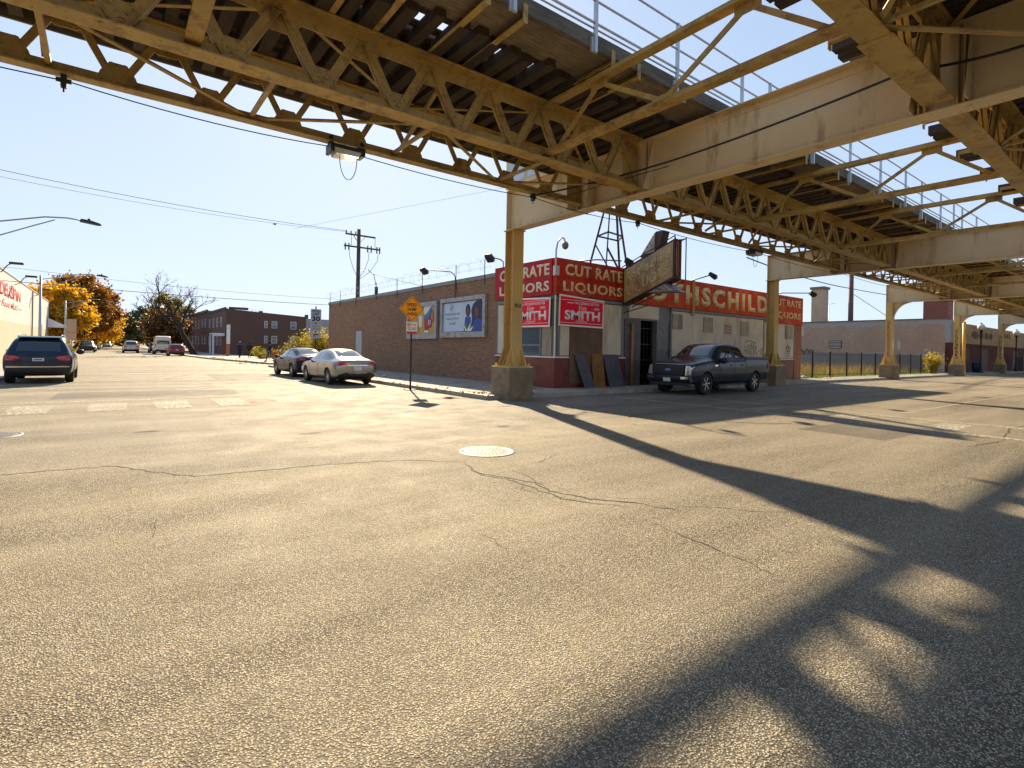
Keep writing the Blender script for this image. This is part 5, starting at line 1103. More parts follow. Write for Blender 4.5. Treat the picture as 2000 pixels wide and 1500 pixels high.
def cobra(x,y,h,label,L=2.2):
    t=thing('street_lamp',label,'street lamp',(x,y,0)); part('pole',MB().tube([(0,0,0),(0,0,h)],[.1,.06],8),LG_,t,smooth=True)
    part('arm',MB().tube([(0,0,h-.3),(.5,0,h+.2),(1.3,0,h+.55),(L,0,h+.6)],.035,6),LG_,t,smooth=True); part('lamp_head',MB().sphere((L+.3,0,h+.6),.2,8,6,(1.9,.7,.35)),LG_,t,smooth=True); return t
cobra(75.5,36.2,8.9,'distant curved street lamp between the store and the free standing chimney'); cobra(128,51,12.8,'tiny far street lamp left of the brown pole')
def globe(x,y,label):
    t=thing('globe_lamp',label,'street lamp',(x,y,HS),0,'globe street lamps')
    part('pole',MB().tube([(0,0,0),(0,0,.2),(0,0,.25),(0,0,.9),(0,0,1.0),(0,0,4.1),(0,0,4.25),(0,0,4.4)],[.24,.24,.16,.13,.08,.065,.14,.14],10),BLACK,t,smooth=True)
    part('globe',MB().sphere((0,0,4.72),.33,16,10,(1,1,1.02)),GLB,t,smooth=True); part('cap',MB().cyl((0,0,5.03),.09,.12,n=8),BLACK,t); return t
GLB=pm('globe_glass',(.82,.76,.62),.3,0,.03,4)
globe(72,14.05,'black street lamp with a round white globe, nearer of the pair by the shop'); globe(89,14.05,'black street lamp with a round white globe at the right edge of the picture')
yp=thing('yellow_pipe','tall thin orange yellow pipe standing beside the fourth railway column','pipe',(61.6,13.2,0)); part('pipe',MB().tube([(61.6,13.2,1.0),(61.6,13.2,4.9)],.13,10).tube([(61.6,13.2,0),(61.6,13.2,1.0)],.15,8),pm('orange_yellow_pipe',(.75,.42,.08),.5,0,.1,3),yp,world=True,smooth=True)
# iron fence of the empty lot
fe=thing('iron_fence','black iron picket fence along the empty lot','fence',(33.7,15.5,0))
fx0,fx1=33.8,61.0; n_=10
rls=MB().box(fx0,fx1,15.47,15.5,1.62,1.66).box(fx0,fx1,15.47,15.5,.28,.32); part('rails',rls,BLACK,fe,world=True)
pkts=MB(); x=fx0+.1
while x<fx1: pkts.box(x-.009,x+.009,15.476,15.494,.1,1.8); x+=.14
part('pickets',pkts,BLACK,fe,world=True)
for i in range(n_+1): part('post',MB().box(fx0+i*(fx1-fx0)/n_-.04,fx0+i*(fx1-fx0)/n_+.04,15.44,15.52,0,1.85),BLACK,fe,world=True)
# side wall sign plate at the store's right corner
solo('wall_plate',MB().box(-.02,.5,-.015,.015,0,.55),pm('plate_pale',(.6,.58,.58),.5,0,.05,5),'small pale plate sticking out from the right corner of the store','sign',base=(0,0,0)).location=(33.55,15.0,2.75)
# ------------------------------------------------ buildings further off
wb=thing('white_building','long pale rendered building with red painted lettering along the left street side','building',(-6.5,72,0))
part('wall',MB().box(-6.9,-6.5,44,99.5,3.15,7.05).box(-30,-6.9,99.1,99.5,0,7.05).box(-30,-6.9,44,44.4,0,7.05),WHITEW,wb,world=True)
part('lower_wall',MB().box(-6.9,-6.49,44,99.5,0,3.149),TANW,wb,world=True,label='tan painted lower wall'); part('roof',MB().box(-30,-6.9,44.4,99.1,6.6,6.7),pm('roof_felt',(.06,.06,.06)),wb,world=True)
part('coping',MB().box(-6.95,-6.44,44,99.55,7.051,7.14),pm('pale_coping',(.5,.48,.44),.7,0,.1,2),wb,world=True)
WL=(0,1,0); RPN=pm('red_wall_paint',(.60,.012,.02),.6,0,.1,5)
text('painted_lettering','MADERSPIN',RPN,wb,(-6.497,51.0,5.1),WL,UP,17.3,1.12,.004,.05,1.0)
text('painted_lettering','Food Mart',RPN,wb,(-6.497,56.5,4.25),WL,UP,9.5,.62,.004,.03,1.0,.4) if False else textblock('painted_lettering',[('Food Mart',0,0,9.6,.6,.03,.4)],RPN,wb,(-6.497,56.8,4.25),WL,UP,.004)
part('painted_stripe',MB().box(-6.499,-6.495,50,56.5,4.5,4.62).box(-6.499,-6.495,66.6,69.5,4.42,4.5),RPN,wb,world=True)
part('downpipe',MB().tube([(-6.4,77.5,0),(-6.4,77.5,6.9)],.06,6),pm('dark_pipe',(.14,.12,.10),.6,0,.1,3),wb,world=True)
part('dark_doorway',MB().box(-6.48,-6.44,86,89.5,0,3.6),pm('slate_door',(.16,.18,.22),.6,0,.1,3),wb,world=True)
part('awning',MB().prism([(-6.44,4.75),(-4.2,3.55),(-4.2,3.45),(-6.44,3.45)],'y',97,97.2).prism([(-6.44,4.76),(-4.15,3.56),(-4.15,3.50),(-6.44,4.68)],'y',97.201,103),pm('awning_white',(.66,.68,.72),.5,0,.05,3),wb,world=True)
def wlamp(y,label):
    t=thing('wall_lamp',label,'wall lamp',(-6.5,y,6.6),0,'lamps along the top of the white building')
    part('arm',MB().tube([(-6.48,y,6.5),(-6.2,y,6.6),(-5.9,y,7.1),(-5.7,y,7.25)],.035,6),BLACK,t,world=True); part('lamp_head',MB().box(-5.8,-5.0,y-.2,y+.2,7.22,7.38),BLACK,t,world=True,bev=.03)
wlamp(54,'wall lamp at the top of the white building, nearest the left edge'); wlamp(64,'wall lamp above the end of the red lettering on the white building'); wlamp(79,'wall lamp beyond the red lettering, beside the downpipe')
HB=brick('house_brick',(.13,.065,.045),(.10,.05,.038),(.14,.11,.09),.4,(.06,.04,.035))
hb=thing('apartment_house','two storey dark brick apartment house with white porch on the right of the far street','building',(13.5,84.8,HS))
part('wall',MB().prism([(13.5,0),(24.6,0),(24.6,6.05),(13.5,6.65)],'y',84.8,85.1).box(13.5,13.8,85.1,102,0,6.75).box(13.8,24.6,101.7,102,0,6.3).box(24.3,24.6,85.1,101.7,0,6.0),HB,hb,world=True)
part('roof',MB().box(13.8,24.3,85.1,101.7,5.7,5.8),BLACK,hb,world=True)
part('cornice',MB().box(13.38,13.52,84.72,102,6.6,6.9).box(13.9,16.4,84.75,85.2,6.62,6.95),pm('dark_cornice',(.06,.05,.045),.7,0,.2,3),hb,world=True)
WWF=pm('white_window_frame',(.52,.55,.60),.5,0,.05,4)
def window(par,o,r,w,h,world=True,frame=WWF,fr=.08):
    f=MB(); 
    quadpanel(f,o,r,UP,0,w,0,fr,0,.05); quadpanel(f,o,r,UP,0,w,h-fr,h,0,.05); quadpanel(f,o,r,UP,0,fr,fr,h-fr,0,.05); quadpanel(f,o,r,UP,w-fr,w,fr,h-fr,0,.05); quadpanel(f,o,r,UP,fr,w-fr,h*.48,h*.53,0,.045)
    ob=part('window',f,frame,par,world=True)
    part('pane',quadpanel(MB(),o,r,UP,fr,w-fr,fr,h-fr,.002,.02),WINGL,ob,world=True)
for (x,z,w,h) in ((19.6,4.1,.78,1.05),(22.3,4.05,.85,1.15),(18.6,4.1,.45,1.05),(19.6,1.85,.78,1.1),(22.3,1.65,.85,1.3),(18.6,1.85,.45,1.1)): window(hb,(x,84.79,z),SR,w,h)
for y in (88,91.5,95,99):
    for z in (1.4,4.2): window(hb,(13.49,y+1.0,z),WR,1.1,1.4)
part('porch',MB().box(11.9,13.4,84.95,85.15,2.75,3.15).box(11.9,12.1,84.96,85.12,0,2.749).box(11.9,13.4,87.6,87.8,2.75,3.15).box(11.9,12.1,87.6,87.76,0,2.749).box(11.9,13.45,85.151,87.599,3.0,3.14),pm('white_porch_paint',(.60,.64,.72),.5,0,.05,3),hb,world=True)
part('chimney_stub',MB().box(19,19.5,90,90.5,5.8,6.9),HB,hb,world=True)
hc=thing('row_house','further dark brick row house with paired white windows behind the bare tree','building',(13.6,103,HS))
part('wall',MB().box(13.6,13.9,102.3,128,0,7.2).box(13.9,25,102.3,102.6,0,7.2),brick('row_brick',(.17,.06,.045),(.13,.05,.035),(.14,.1,.08),.4,(.07,.04,.035)),hc,world=True); part('cornice',MB().box(13.4,13.62,102.3,128,7.0,7.4),BLACK,hc,world=True)
for y in (104.5,108,112.5,116.5,121):
    for z in (1.5,4.4): window(hc,(13.59,y+1.2,z),WR,1.3,1.5)
gb=thing('grey_building','plain pale grey building behind the apartment house','building',(24.8,96,0)); part('wall',MB().box(25,34,96,96.3,0,6.35).box(25,25.3,96.3,110,0,6.35),pm('pale_grey_render',(.33,.34,.36),.8,0,.05,1),gb,world=True); part('roof_vent',MB().box(28.0,28.5,97,97.5,6.2,7.1),BLACK,gb,world=True)
pw=thing('signed_pole','wooden pole with tall white panel above an orange wrap near the apartment house','pole',(11.9,73,HS)); part('pole',MB().tube([(11.9,73,HS),(11.9,73,4.1)],.17,8),WOOD,pw,world=True); part('white_panel',MB().box(11.7,12.1,72.79,72.82,1.6,4.0),pm('panel_white',(.62,.62,.62),.5,0,.1,4),pw,world=True); part('orange_wrap',MB().tube([(11.9,73,.3),(11.9,73,1.5)],.19,8),pm('orange_wrap',(.35,.10,.03),.6,0,.4,6),pw,world=True)
# right: brick building beyond the lot
LB=brick('lot_wall_brick',(.46,.30,.22),(.34,.22,.16),(.46,.40,.33),.7,(.26,.20,.16),band=[(-1,1.95,(.38,.37,.37)),(4.9,6.5,(.36,.36,.38))],stainam=.6)
lb=thing('brick_shop','long brick building with a bare parged side wall and shopfront beyond the empty lot','building',(66,15.2,0))
part('side_wall',MB().box(66,66.4,15.6,42,0,5.45),LB,lb,world=True); part('back_wall',MB().box(66.4,130,41.6,42,0,5.4),LB,lb,world=True)
part('side_coping',MB().box(65.9,66.5,15.6,42,5.451,5.55),pm('red_coping',(.16,.08,.06),.7,0,.2,3),lb,world=True); part('roof',MB().box(66.4,130,15.7,41.6,5.0,5.1),BLACK,lb,world=True)
part('shopfront_base',MB().box(66,130,15.2,15.6,0,3.12),pm('dark_maroon_front',(.11,.022,.014),.85,0,.2,.8,dirt=((.03,.01,.01),.4,1)),lb,world=True)
part('shopfront_band',MB().box(66.9,130,15.15,15.6,3.121,5.2),pm('tan_sign_band',(.36,.25,.12),.6,0,.12,1,dirt=((.2,.12,.06),.35,1.5)),lb,world=True); part('corner_panel',MB().box(66,66.89,15.16,15.6,3.121,5.35),pm('grey_panel',(.32,.33,.36),.6,0,.1,2),lb,world=True)
DKS=pm('dark_sign_marks',(.05,.03,.03),.6,0,.3,4); sg=MB()
for cx,rx in ((75,1.4),(77.6,1.0),(80,.9),(82,.8)): polypanel(sg,(cx,15.149,4.15),SR,UP,ell(0,0,rx,.42,10),0,.02)
part('sign_marks',sg,DKS,lb,world=True); sg=MB()
for k in range(7): polypanel(sg,(86+k*.9,15.149,4.2),SR,UP,[(0,0),(.6,0),(.55,.5),(.1,.55)],0,.02)
part('sign_marks',sg,DKS,lb,world=True)
for x in (70,78,86,94): part('shutter',MB().box(x,x+3.0,15.17,15.199,.1,2.7),pm('dark_shutter',(.05,.02,.018),.6,0,.2,6),lb,world=True)
part('vent_grille',MB().box(65.93,65.999,24.9,26.2,2.45,3.3),BLACK,lb,world=True); vg=MB()
for k in range(5): vg.box(65.90,65.929,24.95,26.15,2.52+k*.16,2.58+k*.16)
part('grille_slats',vg,GALV,lb,world=True)
strokes('graffiti',(65.99,29.5,1.7),WR,UP,[[(0,0),(.3,.6),(.5,.1)],[(.6,.1),(.9,.7),(1.1,.2),(1.4,.6)],[(-.2,.3),(1.6,.5)]],.09,SPR,lb)
ch1=thing('chimney','tall free standing tan brick chimney with a flat cap behind the long wall','chimney',(72.3,29.9,0)); CB=brick('chimney_brick',(.60,.42,.27),(.52,.36,.24),(.55,.46,.36),.4,(.25,.17,.12)); part('stack',MB().box(71.55,73.05,29.2,30.6,0,10.0),CB,ch1,world=True); part('cap',MB().box(71.4,73.2,29.05,30.75,10.0,10.3),pm('chimney_cap',(.2,.17,.14),.8,0,.1,2),ch1,world=True)
ch2=thing('chimney','squat red brick chimney block behind the third railway column','chimney',(76,18.6,0)); part('stack',MB().box(75,77,17.5,19.8,0,8.2),brick('red_chimney_brick',(.32,.10,.06),(.26,.08,.05),(.25,.15,.12),.4,(.2,.07,.05)),ch2,world=True); part('cap',MB().box(74.9,77.1,17.4,19.9,8.2,8.35),CONC,ch2,world=True)
tb=thing('litter_bin','dark blue litter bin by the far shopfront','litter bin',(72.5,14.5,HS)); part('bin',MB().cyl((72.5,14.5,HS),.3,.95,n=12,r2=.36),pm('bin_blue',(.02,.04,.12),.5,0,.1,4),tb,world=True,smooth=True); part('rim',MB().cyl((72.5,14.5,1.08),.38,.06,n=12),BLACK,tb,world=True)
cbx=thing('utility_cabinet','dark metal cabinet at the right edge under the railway','cabinet',(91,13.9,HS)); part('case',MB().box(90.4,91.6,13.6,14.3,HS,1.9),pm('cabinet_grey',(.10,.08,.07),.6,0,.2,4),cbx,world=True,bev=.02); part('door',MB().box(90.5,91.5,13.57,13.599,.3,1.75),pm('front_panel',(.15,.12,.1),.5,0,.2,4),cbx,world=True)
# ------------------------------------------------ trees, shrubs, weeds
def leaves_mesh(name,centers,sig,n,size,seed,flat=1.0):
    rg=np.random.default_rng(seed); C=np.array(centers); idx=rg.integers(0,len(C),n)
    P=C[idx]+rg.normal(0,1,(n,3))*sig*np.array([1,1,flat])*rg.uniform(.5,1.2,(n,1))
    a=rg.normal(0,1,(n,3)); a/=np.linalg.norm(a,axis=1)[:,None]; b=rg.normal(0,1,(n,3)); b-=a*np.sum(a*b,axis=1)[:,None]; b/=np.linalg.norm(b,axis=1)[:,None]
    s=size*rg.uniform(.5,1.3,(n,1)); V=np.stack([P-a*s,P-b*s*.55,P+a*s,P+b*s*.55],axis=1).reshape(-1,3)
    me=bpy.data.meshes.new(name); me.vertices.add(4*n); me.vertices.foreach_set('co',V.ravel()); me.loops.add(4*n); me.loops.foreach_set('vertex_index',np.arange(4*n,dtype=np.int32))
    me.polygons.add(n); me.polygons.foreach_set('loop_start',np.arange(0,4*n,4,dtype=np.int32)); me.update(calc_edges=True); me.validate(); return me
def branches(mb,p,d,L,r,depth,rr,tips,spread=.55,up=.15,k=3,minr=.012):
    pts=[p];q=Vector(p);dd=Vector(d).normalized(); n=4
    for i in range(n):
        dd=(dd+Vector((rr.gauss(0,.13),rr.gauss(0,.13),rr.gauss(0,.08)+up*.3))).normalized(); q=q+dd*L/n; pts.append(tuple(q))
    mb.tube(pts,[max(minr,r*(1-.45*i/n)) for i in range(n+1)],6 if r>.05 else 4,cap=False)
    tips.append(tuple(q))
    if depth<=0: return
    for j in range(k):
        t=rr.uniform(.45,1.0); b=Vector(pts[min(n,int(t*n+.5))]); az=rr.uniform(0,2*pi); s=Vector((math.cos(az),math.sin(az),rr.uniform(-.1,.6)))*spread
        branches(mb,tuple(b),dd*.75+s,L*rr.uniform(.55,.8),r*.55*rr.uniform(.8,1.1),depth-1,rr,tips,spread,up,k,minr)
BARK=wood('tree_bark',(.028,.022,.018),6,'z')
YLW=leafm('yellow_leaves',[(.10,.07,.01),(.36,.19,.01),(.75,.40,.012),(.85,.55,.03)],trans=.45)
ORG=leafm('orange_leaves',[(.04,.028,.008),(.12,.055,.008),(.34,.13,.008),(.50,.24,.015)],trans=.4)
OLV=leafm('olive_leaves',[(.03,.035,.012),(.07,.075,.015),(.18,.16,.02),(.35,.28,.03)],trans=.35)
GRN_=leafm('dark_green_leaves',[(.012,.02,.008),(.03,.042,.012),(.055,.07,.018),(.12,.12,.02)],trans=.25)
BRL=leafm('brown_leaves',[(.025,.015,.008),(.07,.035,.012),(.15,.07,.015),(.28,.13,.02)],trans=.3)
def tree(x,y,h,cx,cy,cz,rx,ry,rz,mat,label,seed,n=7000,size=.26,clumps=70,group='autumn trees lining the far street',sig=.55,name='autumn_tree'):
    rr=random.Random(seed); t=thing(name,label,'tree',(x,y,0),0,group); tips=[]; m=MB()
    fork=Vector((x+(cx-x)*.35,y+(cy-y)*.35,max(1.6,cz-rz*.75)))
    m.tube([(x,y,0),(x,y,.3),tuple(fork)],[.42,.30,.22],8)
    for k in range(7):
        az=2*pi*k/7+rr.uniform(-.3,.3); e=Vector((math.cos(az)*rx*.6,math.sin(az)*ry*.6,rz*rr.uniform(.2,1.0))); branches(m,tuple(fork),e,e.length*.7,.11,2,rr,tips,.5,.1,3)
    part('trunk',m,BARK,t,world=True)
    C=[]
    while len(C)<clumps:
        v=Vector((rr.uniform(-1,1),rr.uniform(-1,1),rr.uniform(-1,1)))
        if v.length>1 or v.length<.35: continue
        if rr.random()<.25+.75*v.length: C.append((cx+v.x*rx*rr.uniform(.8,1.05)-x,cy+v.y*ry-y,max(.9,cz+v.z*rz*rr.uniform(.85,1.05))))
    me=leaves_mesh('crown',C,sig,n,size,seed); me.materials.append(mat); part('crown',me,None,t); return t
tree(-6.0,106,10,-5.9,106,5.9,4.6,4.4,4.4,YLW,'bright yellow tree standing closest, right behind the end of the white building',1,20000,.26,130)
tree(-5.8,121,13,-3.9,121,7.8,5.8,5.6,5.5,ORG,'tall orange brown tree behind the bright yellow one',2,24000,.28,150)
tree(-5.0,137,9,-1.8,137,5.0,4.6,4.6,3.6,YLW,'golden tree overhanging the left side of the street beyond the tall orange one',3,7000,.28,70)
tree(-5.0,168,9,-1.5,168,4.6,5,5,3.6,OLV,'olive green tree further up the left side beyond the golden one',4,5000,.34,60)
tree(-5.0,200,10,-1.8,200,5.0,6,6,3.8,YLW,'far yellow tree on the left near the end of the street',5,4000,.42,50)
tree(12.2,131,12,10.5,131,6.8,5,5,4.8,OLV,'olive tree on the right side of the far street before the yellow haze',6,6000,.3,70)
tree(9.2,108,9,8.2,108,4.0,3.4,3.6,3.1,BRL,'dark reddish brown tree standing behind the cream van',7,8000,.26,80,sig=.6)
tree(10.5,158,11,7.6,158,5.9,6,6,4.6,GRN_,'dark green tree on the right side of the far street',8,6000,.34,70)
tree(10.5,190,10,6.5,190,5.2,6,6,4.2,YLW,'yellow green tree on the right near the end of the street',9,4000,.4,50)
for i,(x,y,m_,l) in enumerate(((2.0,262,OLV,'low olive tree closing the very end of the street, left one'),(9,258,GRN_,'dark tree closing the end of the street on its right'),(-6,250,YLW,'yellow tree closing the end of the street on its left'),(17,240,OLV,'olive tree far behind the bare tree'),(24,232,BRL,'brown tree far behind the row house'))): tree(x,y,11,x,y,4.8,7,6,4.4,m_,l,30+i,3000,.55,40)
# bare tree, leaning left with a fork
rr=random.Random(12); bt=thing('bare_tree','large bare dark tree with a forked leaning trunk on the right of the far street','tree',(9.35,82,0)); m=MB(); tips=[]
m.tube([(9.35,82,0),(9.15,82,.5),(8.5,82,1.9),(7.9,82,3.0),(7.75,82,3.7)],[.50,.36,.30,.28,.25],10,cap=False)
branches(m,(7.75,82,3.7),(.5,0,.85),2.5,.17,3,rr,tips,.45,.12,3); branches(m,(7.8,82,3.5),(-.95,.1,.8),3.4,.20,4,rr,tips,.6,.12,3); branches(m,(7.75,82,3.7),(-.5,.2,1.0),3.3,.17,4,rr,tips,.6,.12,3)
branches(m,(6.2,82,4.8),(-1.0,0,.35),2.8,.12,3,rr,tips,.6,.1,3); branches(m,(8.3,82,5.0),(.55,.2,.75),2.2,.10,3,rr,tips,.45,.1,3)
part('trunk',m,BARK,bt,world=True)
C=[(a-9.35,b-82,c) for a,b,c in tips]; me=leaves_mesh('sparse_leaves',C,.22,500,.08,5); me.materials.append(BRL); part('sparse_leaves',me,None,bt)
def twigtree(x,y,h,label,seed):
    rr=random.Random(seed); t=thing('bare_tree',label,'tree',(x,y,0)); m=MB(); tp=[]; m.tube([(x,y,0),(x,y,h*.45)],[.3,.2],8)
    for k in range(5): branches(m,(x,y,h*.45),(math.cos(k*1.3)*.7,math.sin(k*1.3)*.7,.8),h*.28,.1,3,rr,tp,.5,.1,3)
    part('trunk',m,BARK,t,world=True)
twigtree(24.5,126,10.2,'distant leafless treetop showing above the apartment house roof',51)
def shrub(x,y,rx,ry,h,mat,label,seed,n,size=.07,name='wild_shrub',stems=14,flat=1.2):
    rr=random.Random(seed); t=thing(name,label,'shrub',(x,y,0),0,'wild shrubs'); m=MB(); C=[]
    for k in range(stems):
        a=rr.uniform(0,2*pi); q=rr.uniform(.1,.95)**.6; e=(rx*q*math.cos(a),ry*q*math.sin(a),h*rr.uniform(.55,1.0)*(1-.35*q)); m.tube([(e[0]*.25,e[1]*.25,0),(e[0]*.6,e[1]*.6,e[2]*.5),e],[.02,.014,.006],4,cap=False)
        for f in (.35,.5,.65,.8,.95,1.0): C.append((e[0]*f,e[1]*f,e[2]*f))
    part('stems',m,BARK,t); me=leaves_mesh('leaves',C,.13*max(1,h/1.6),n,size,seed); me.materials.append(mat); part('leaves',me,None,t); return t
YG=leafm('yellow_green_leaves',[(.05,.06,.012),(.14,.14,.02),(.38,.30,.02),(.60,.45,.05)],trans=.4)
shrub(14.1,43.2,1.7,1.5,3.9,YG,'tall yellow green shrub at the rear corner of the store',61,4500,.09,stems=26)
shrub(12.6,44.6,1.2,1.0,2.9,YG,'loose yellow shrub behind the speed limit sign',62,2500,.08,stems=18)
shrub(13.2,60,1.6,1.6,1.5,YG,'low green bush on the pavement left of the third walker',63,2500,.07)
shrub(13.4,53,1.9,1.6,1.3,ORG,'low orange weeds right of the third walker',64,2500,.07); shrub(13.0,48.5,1.4,1.2,.8,YG,'low pale weeds just before the dark sedan',65,1500,.06)
shrub(59.9,15.0,1.5,.6,2.3,YG,'golden green bush by the right end of the iron fence',66,3500,.07,stems=20)
shrub(-5.2,27.5,.8,2.4,1.2,YG,'yellow weeds at the left edge beside the slate blue SUV',67,2600,.06,stems=26); shrub(-5.0,31.5,.8,2.0,.9,YG,'yellow weeds behind the slate blue SUV on the pavement edge',68,1500,.06)
def blades(name,x0,x1,y0,y1,n,h,mat,label,seed,z=0.,dens=None):
    rg=np.random.default_rng(seed); P=np.stack([rg.uniform(x0,x1,n),rg.uniform(y0,y1,n)],1)
    k=np.sin(P[:,0]*.9+1)*np.cos(P[:,1]*.7)+rg.normal(0,.6,n); P=P[k>-.4]; n=len(P)
    hh=h*rg.uniform(.3,1.1,n); a=rg.uniform(0,2*pi,n); w_=.012+.01*rg.random(n); lx=rg.normal(0,.25,n)*hh; ly=rg.normal(0,.25,n)*hh
    V=np.zeros((n,3,3)); V[:,0,0]=P[:,0]-np.cos(a)*w_; V[:,0,1]=P[:,1]-np.sin(a)*w_; V[:,1,0]=P[:,0]+np.cos(a)*w_; V[:,1,1]=P[:,1]+np.sin(a)*w_; V[:,2,0]=P[:,0]+lx; V[:,2,1]=P[:,1]+ly; V[:,2,2]=hh; V[:,:,2]+=z
    me=bpy.data.meshes.new(name); me.vertices.add(3*n); me.vertices.foreach_set('co',V.ravel()); me.loops.add(3*n); me.loops.foreach_set('vertex_index',np.arange(3*n,dtype=np.int32)); me.polygons.add(n); me.polygons.foreach_set('loop_start',np.arange(0,3*n,3,dtype=np.int32)); me.update(calc_edges=True)
    me.materials.append(mat); o=bpy.data.objects.new(name,me); COL.objects.link(o); o['kind']='stuff'; o['label']=label; o['category']=name.replace('_',' '); return o
GR=leafm('lot_grass',[(.06,.12,.015),(.13,.24,.02),(.22,.34,.03),(.40,.42,.06)],trans=.4); STRW=leafm('dry_weed',[(.12,.07,.02),(.30,.18,.05),(.45,.28,.08),(.5,.34,.12)],trans=.35)
blades('grass',33.9,65.8,15.3,41,60000,.45,GR,'green grass growing in the empty lot behind the iron fence',71,-.06); blades('dry_weeds',33.9,64,16,26,6000,1.1,STRW,'tall dry golden weeds behind the iron fence',72,-.06)
blades('verge_grass',-6.4,-3.2,100,200,9000,.25,YG,'yellow leaf strewn verge under the yellow trees',73,HS)
def litter(name,spots,n,size,mat,label,seed,z=.01):
    rg=np.random.default_rng(seed); C=[(x+rg.normal(0,sx),y+rg.normal(0,sy),z) for (x,y,sx,sy,k) in spots for _ in range(k)]
    me=leaves_mesh(name,C,.02,n,size,seed,.3); me.materials.append(mat); o=bpy.data.objects.new(name,me); COL.objects.link(o); o['kind']='stuff'; o['label']=label; o['category']='leaves'; return o
litter('fallen_leaves',[(8.9,60,.35,4,120),(9.9,51,.35,3,80),(-3.6,104,.5,9,200),(9.6,14.2,.25,.5,24),(9.2,20,.12,5,60),(12,15.6,.8,.5,20),(10.6,13.3,.4,.1,10),(35,15.0,1.5,.2,50),(9.0,44.5,.8,1.2,60)],2600,.035,BRL,'dry fallen leaves gathered along the kerbs and under trees',81,HS+.015)
# small litter on the pavement near the corner
for i,(x,y,s_,l) in enumerate(((11.5,13.95,.09,'crumpled pale paper litter on the pavement right of the near column base'),(10.9,24.5,.07,'white scrap of litter on the pavement by the side wall'),(9.7,16.4,.05,'small pale scrap at the kerb near the road sign'),(34.6,15.15,.16,'pale rubbish heap at the foot of the iron fence'))):
    rr=random.Random(i+5); m=MB(); m.sphere((0,0,s_*.5),s_,8,5,(1.3,1,.55)); m.v=[(a+rr.gauss(0,s_*.12),b+rr.gauss(0,s_*.12),max(0,c+rr.gauss(0,s_*.1))) for a,b,c in m.v]
    solo('litter_scrap',m,pm('paper_litter',(.6,.6,.62),.8,0,.1,20),l,'litter','litter on the pavement',base=(0,0,0)).location=(x,y,HS)
# ------------------------------------------------ people
def skinmesh(name,chains,sub=2):
    """chains: list of vertex chains [(x,y,z,r)...] joined where coordinates coincide"""
    V=[];Rr=[];E=[];D={}
    for ch in chains:
        pv=None
        for (x,y,z,r) in ch:
            k=(round(x,3),round(y,3),round(z,3))
            if k not in D: D[k]=len(V); V.append((x,y,z)); Rr.append(r)
            i=D[k]
            if pv is not None and i!=pv: E.append((pv,i))
            pv=i
    me=bpy.data.meshes.new(name); me.from_pydata(V,E,[]); ob=bpy.data.objects.new(name,me); COL.objects.link(ob)
    ob.modifiers.new('k','SKIN'); sl=me.skin_vertices[0].data
    for i,r in enumerate(Rr): sl[i].radius=(r if not isinstance(r,tuple) else r[0],r if not isinstance(r,tuple) else r[1]); sl[i].use_root=(i==0)
    m=ob.modifiers.new('s','SUBSURF'); m.levels=sub; m.render_levels=sub
    out=bpy.data.meshes.new_from_object(ob.evaluated_get(bpy.context.evaluated_depsgraph_get())); bpy.data.objects.remove(ob)
    out.polygons.foreach_set('use_smooth',[True]*len(out.polygons)); out.name=name; return out
SKN=pm('dark_skin',(.10,.05,.03),.6,0,.05,6)
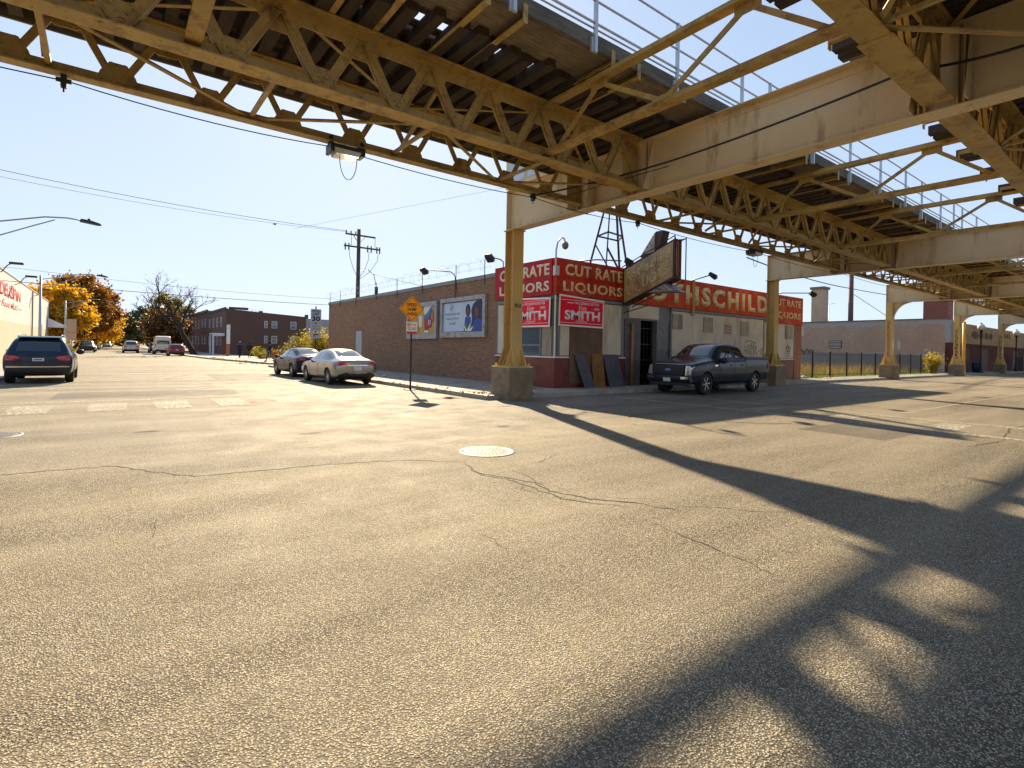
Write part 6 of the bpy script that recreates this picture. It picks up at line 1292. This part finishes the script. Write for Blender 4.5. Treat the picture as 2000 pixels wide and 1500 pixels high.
def person(x,y,heading,label,jac,tro,stride=.28,hood=False,seed=0,cap=None):
    t=thing('person',label,'person',(x,y,HS),R(heading),'people walking away'); s=stride   # faces local +y
    hip=(0,0,.92); L=[(0,0,.95,.13),(.09,0,.90,.085),(.10,s*.55,.50,.055),(.10,s*.7,.09,.04),(.10,s*.7+.14,.035,.035)]
    Rl=[(0,0,.95,.13),(-.09,0,.90,.085),(-.10,-s*.25,.50,.055),(-.10,-s*1.1,.12,.04),(-.10,-s*1.1+.13,.04,.035)]
    T=[(0,0,.95,.13),(0,0,1.15,(.14,.10)),(0,.01,1.38,(.17,.11)),(0,.01,1.46,.07),(0,.02,1.52,.05),(0,.03,1.60,.085),(0,.03,1.69,.075)]
    aL=[(0,.01,1.38,(.17,.11)),(.19,0,1.38,.06),(.25,-s*.5,1.13,.045),(.24,-s*.2,.90,.035),(.235,-s*.1,.84,.032)]; aR=[(0,.01,1.38,(.17,.11)),(-.19,0,1.38,.06),(-.25,s*.4,1.13,.045),(-.24,s*.9,.93,.035),(-.235,s*1.05,.88,.032)]
    fing=[]
    for (hx,hy,hz,sg) in ((.235,-s*.1,.84,1),(-.235,s*1.05,.88,-1)):
        for k in range(4): fing.append([(hx,hy,hz,.03 if 0 else .032),(hx,hy-.03+.02*k,hz-.05,.011),(hx-sg*.01,hy-.03+.02*k,hz-.10-.008*(k in (1,2)),.008)])
        fing.append([(hx,hy,hz,.032),(hx,hy+.045,hz-.03,.01),(hx-sg*.01,hy+.06,hz-.06,.008)])
    part('body',skinmesh('body',[T,L,Rl,aL,aR]+fing,2),SKN,t)
    g=lambda ch,a:[(x,y,z,(r[0]+a,r[1]+a) if isinstance(r,tuple) else r+a) for x,y,z,r in ch]
    part('jacket',skinmesh('jacket',[g([(0,0,.86,.13),(0,0,.98,.14)]+T[1:4],.03),g(aL[:4],.03),g(aR[:4],.03)],2),jac,t)
    part('trousers',skinmesh('trousers',[g([L[0],L[1],L[2],(.10,s*.68,.13,.05)],.022),g([Rl[0],Rl[1],Rl[2],(-.10,-s*1.05,.16,.05)],.022)],2),tro,t)
    sh_=MB()
    for fx,fy,fz in ((.10,s*.7+.06,.03),(-.10,-s*1.1+.05,.04)): sh_.sphere((fx,fy,fz+.01),.06,10,6,(.85,2.3,.85))
    part('shoes',sh_,BLACK,t,smooth=True)
    hd=MB().sphere((0,.015,1.66),.115,12,8,(.95,1.05,1.12) if hood else (.92,1.0,.9)); part('hood' if hood else 'hair',hd,jac if hood else BLACK,t,smooth=True)
    f=MB().prism([(-.015,1.615),(.015,1.615),(0,1.66)],'y',.125,.15).sphere((.035,.118,1.66),.012,6,4).sphere((-.035,.118,1.66),.012,6,4).box(-.025,.025,.118,.126,1.583,1.59).sphere((.10,.03,1.64),.025,6,4,(.5,1,1.3)).sphere((-.10,.03,1.64),.025,6,4,(.5,1,1.3)); part('face',f,SKN,t)
    return t
NVY=pm('navy_cloth',(.015,.02,.05),.9,0,.2,8); BLK=pm('black_cloth',(.012,.012,.018),.9,0,.2,8); JEAN=pm('grey_jeans',(.08,.09,.11),.9,0,.2,8)
person(11.5,63.5,12,'person in a dark navy jacket walking away, leftmost of the three on the pavement',NVY,BLK,.18,seed=1)
person(12.7,64.5,-10,'person in black carrying a backpack, middle of the three walkers',BLK,BLK,.15,True,2)
bpk=solo('backpack',MB().box(-.15,.15,-.12,.12,-.22,.25),BLK,'black backpack worn by the middle walker','backpack',base=(0,0,0),bev=.05); bpk.location=(12.7-.03,64.5-.22,1.38)
person(11.55,50.5,95,'person in black hooded top and grey jeans striding left, nearest of the three walkers',BLK,JEAN,.34,True,3)
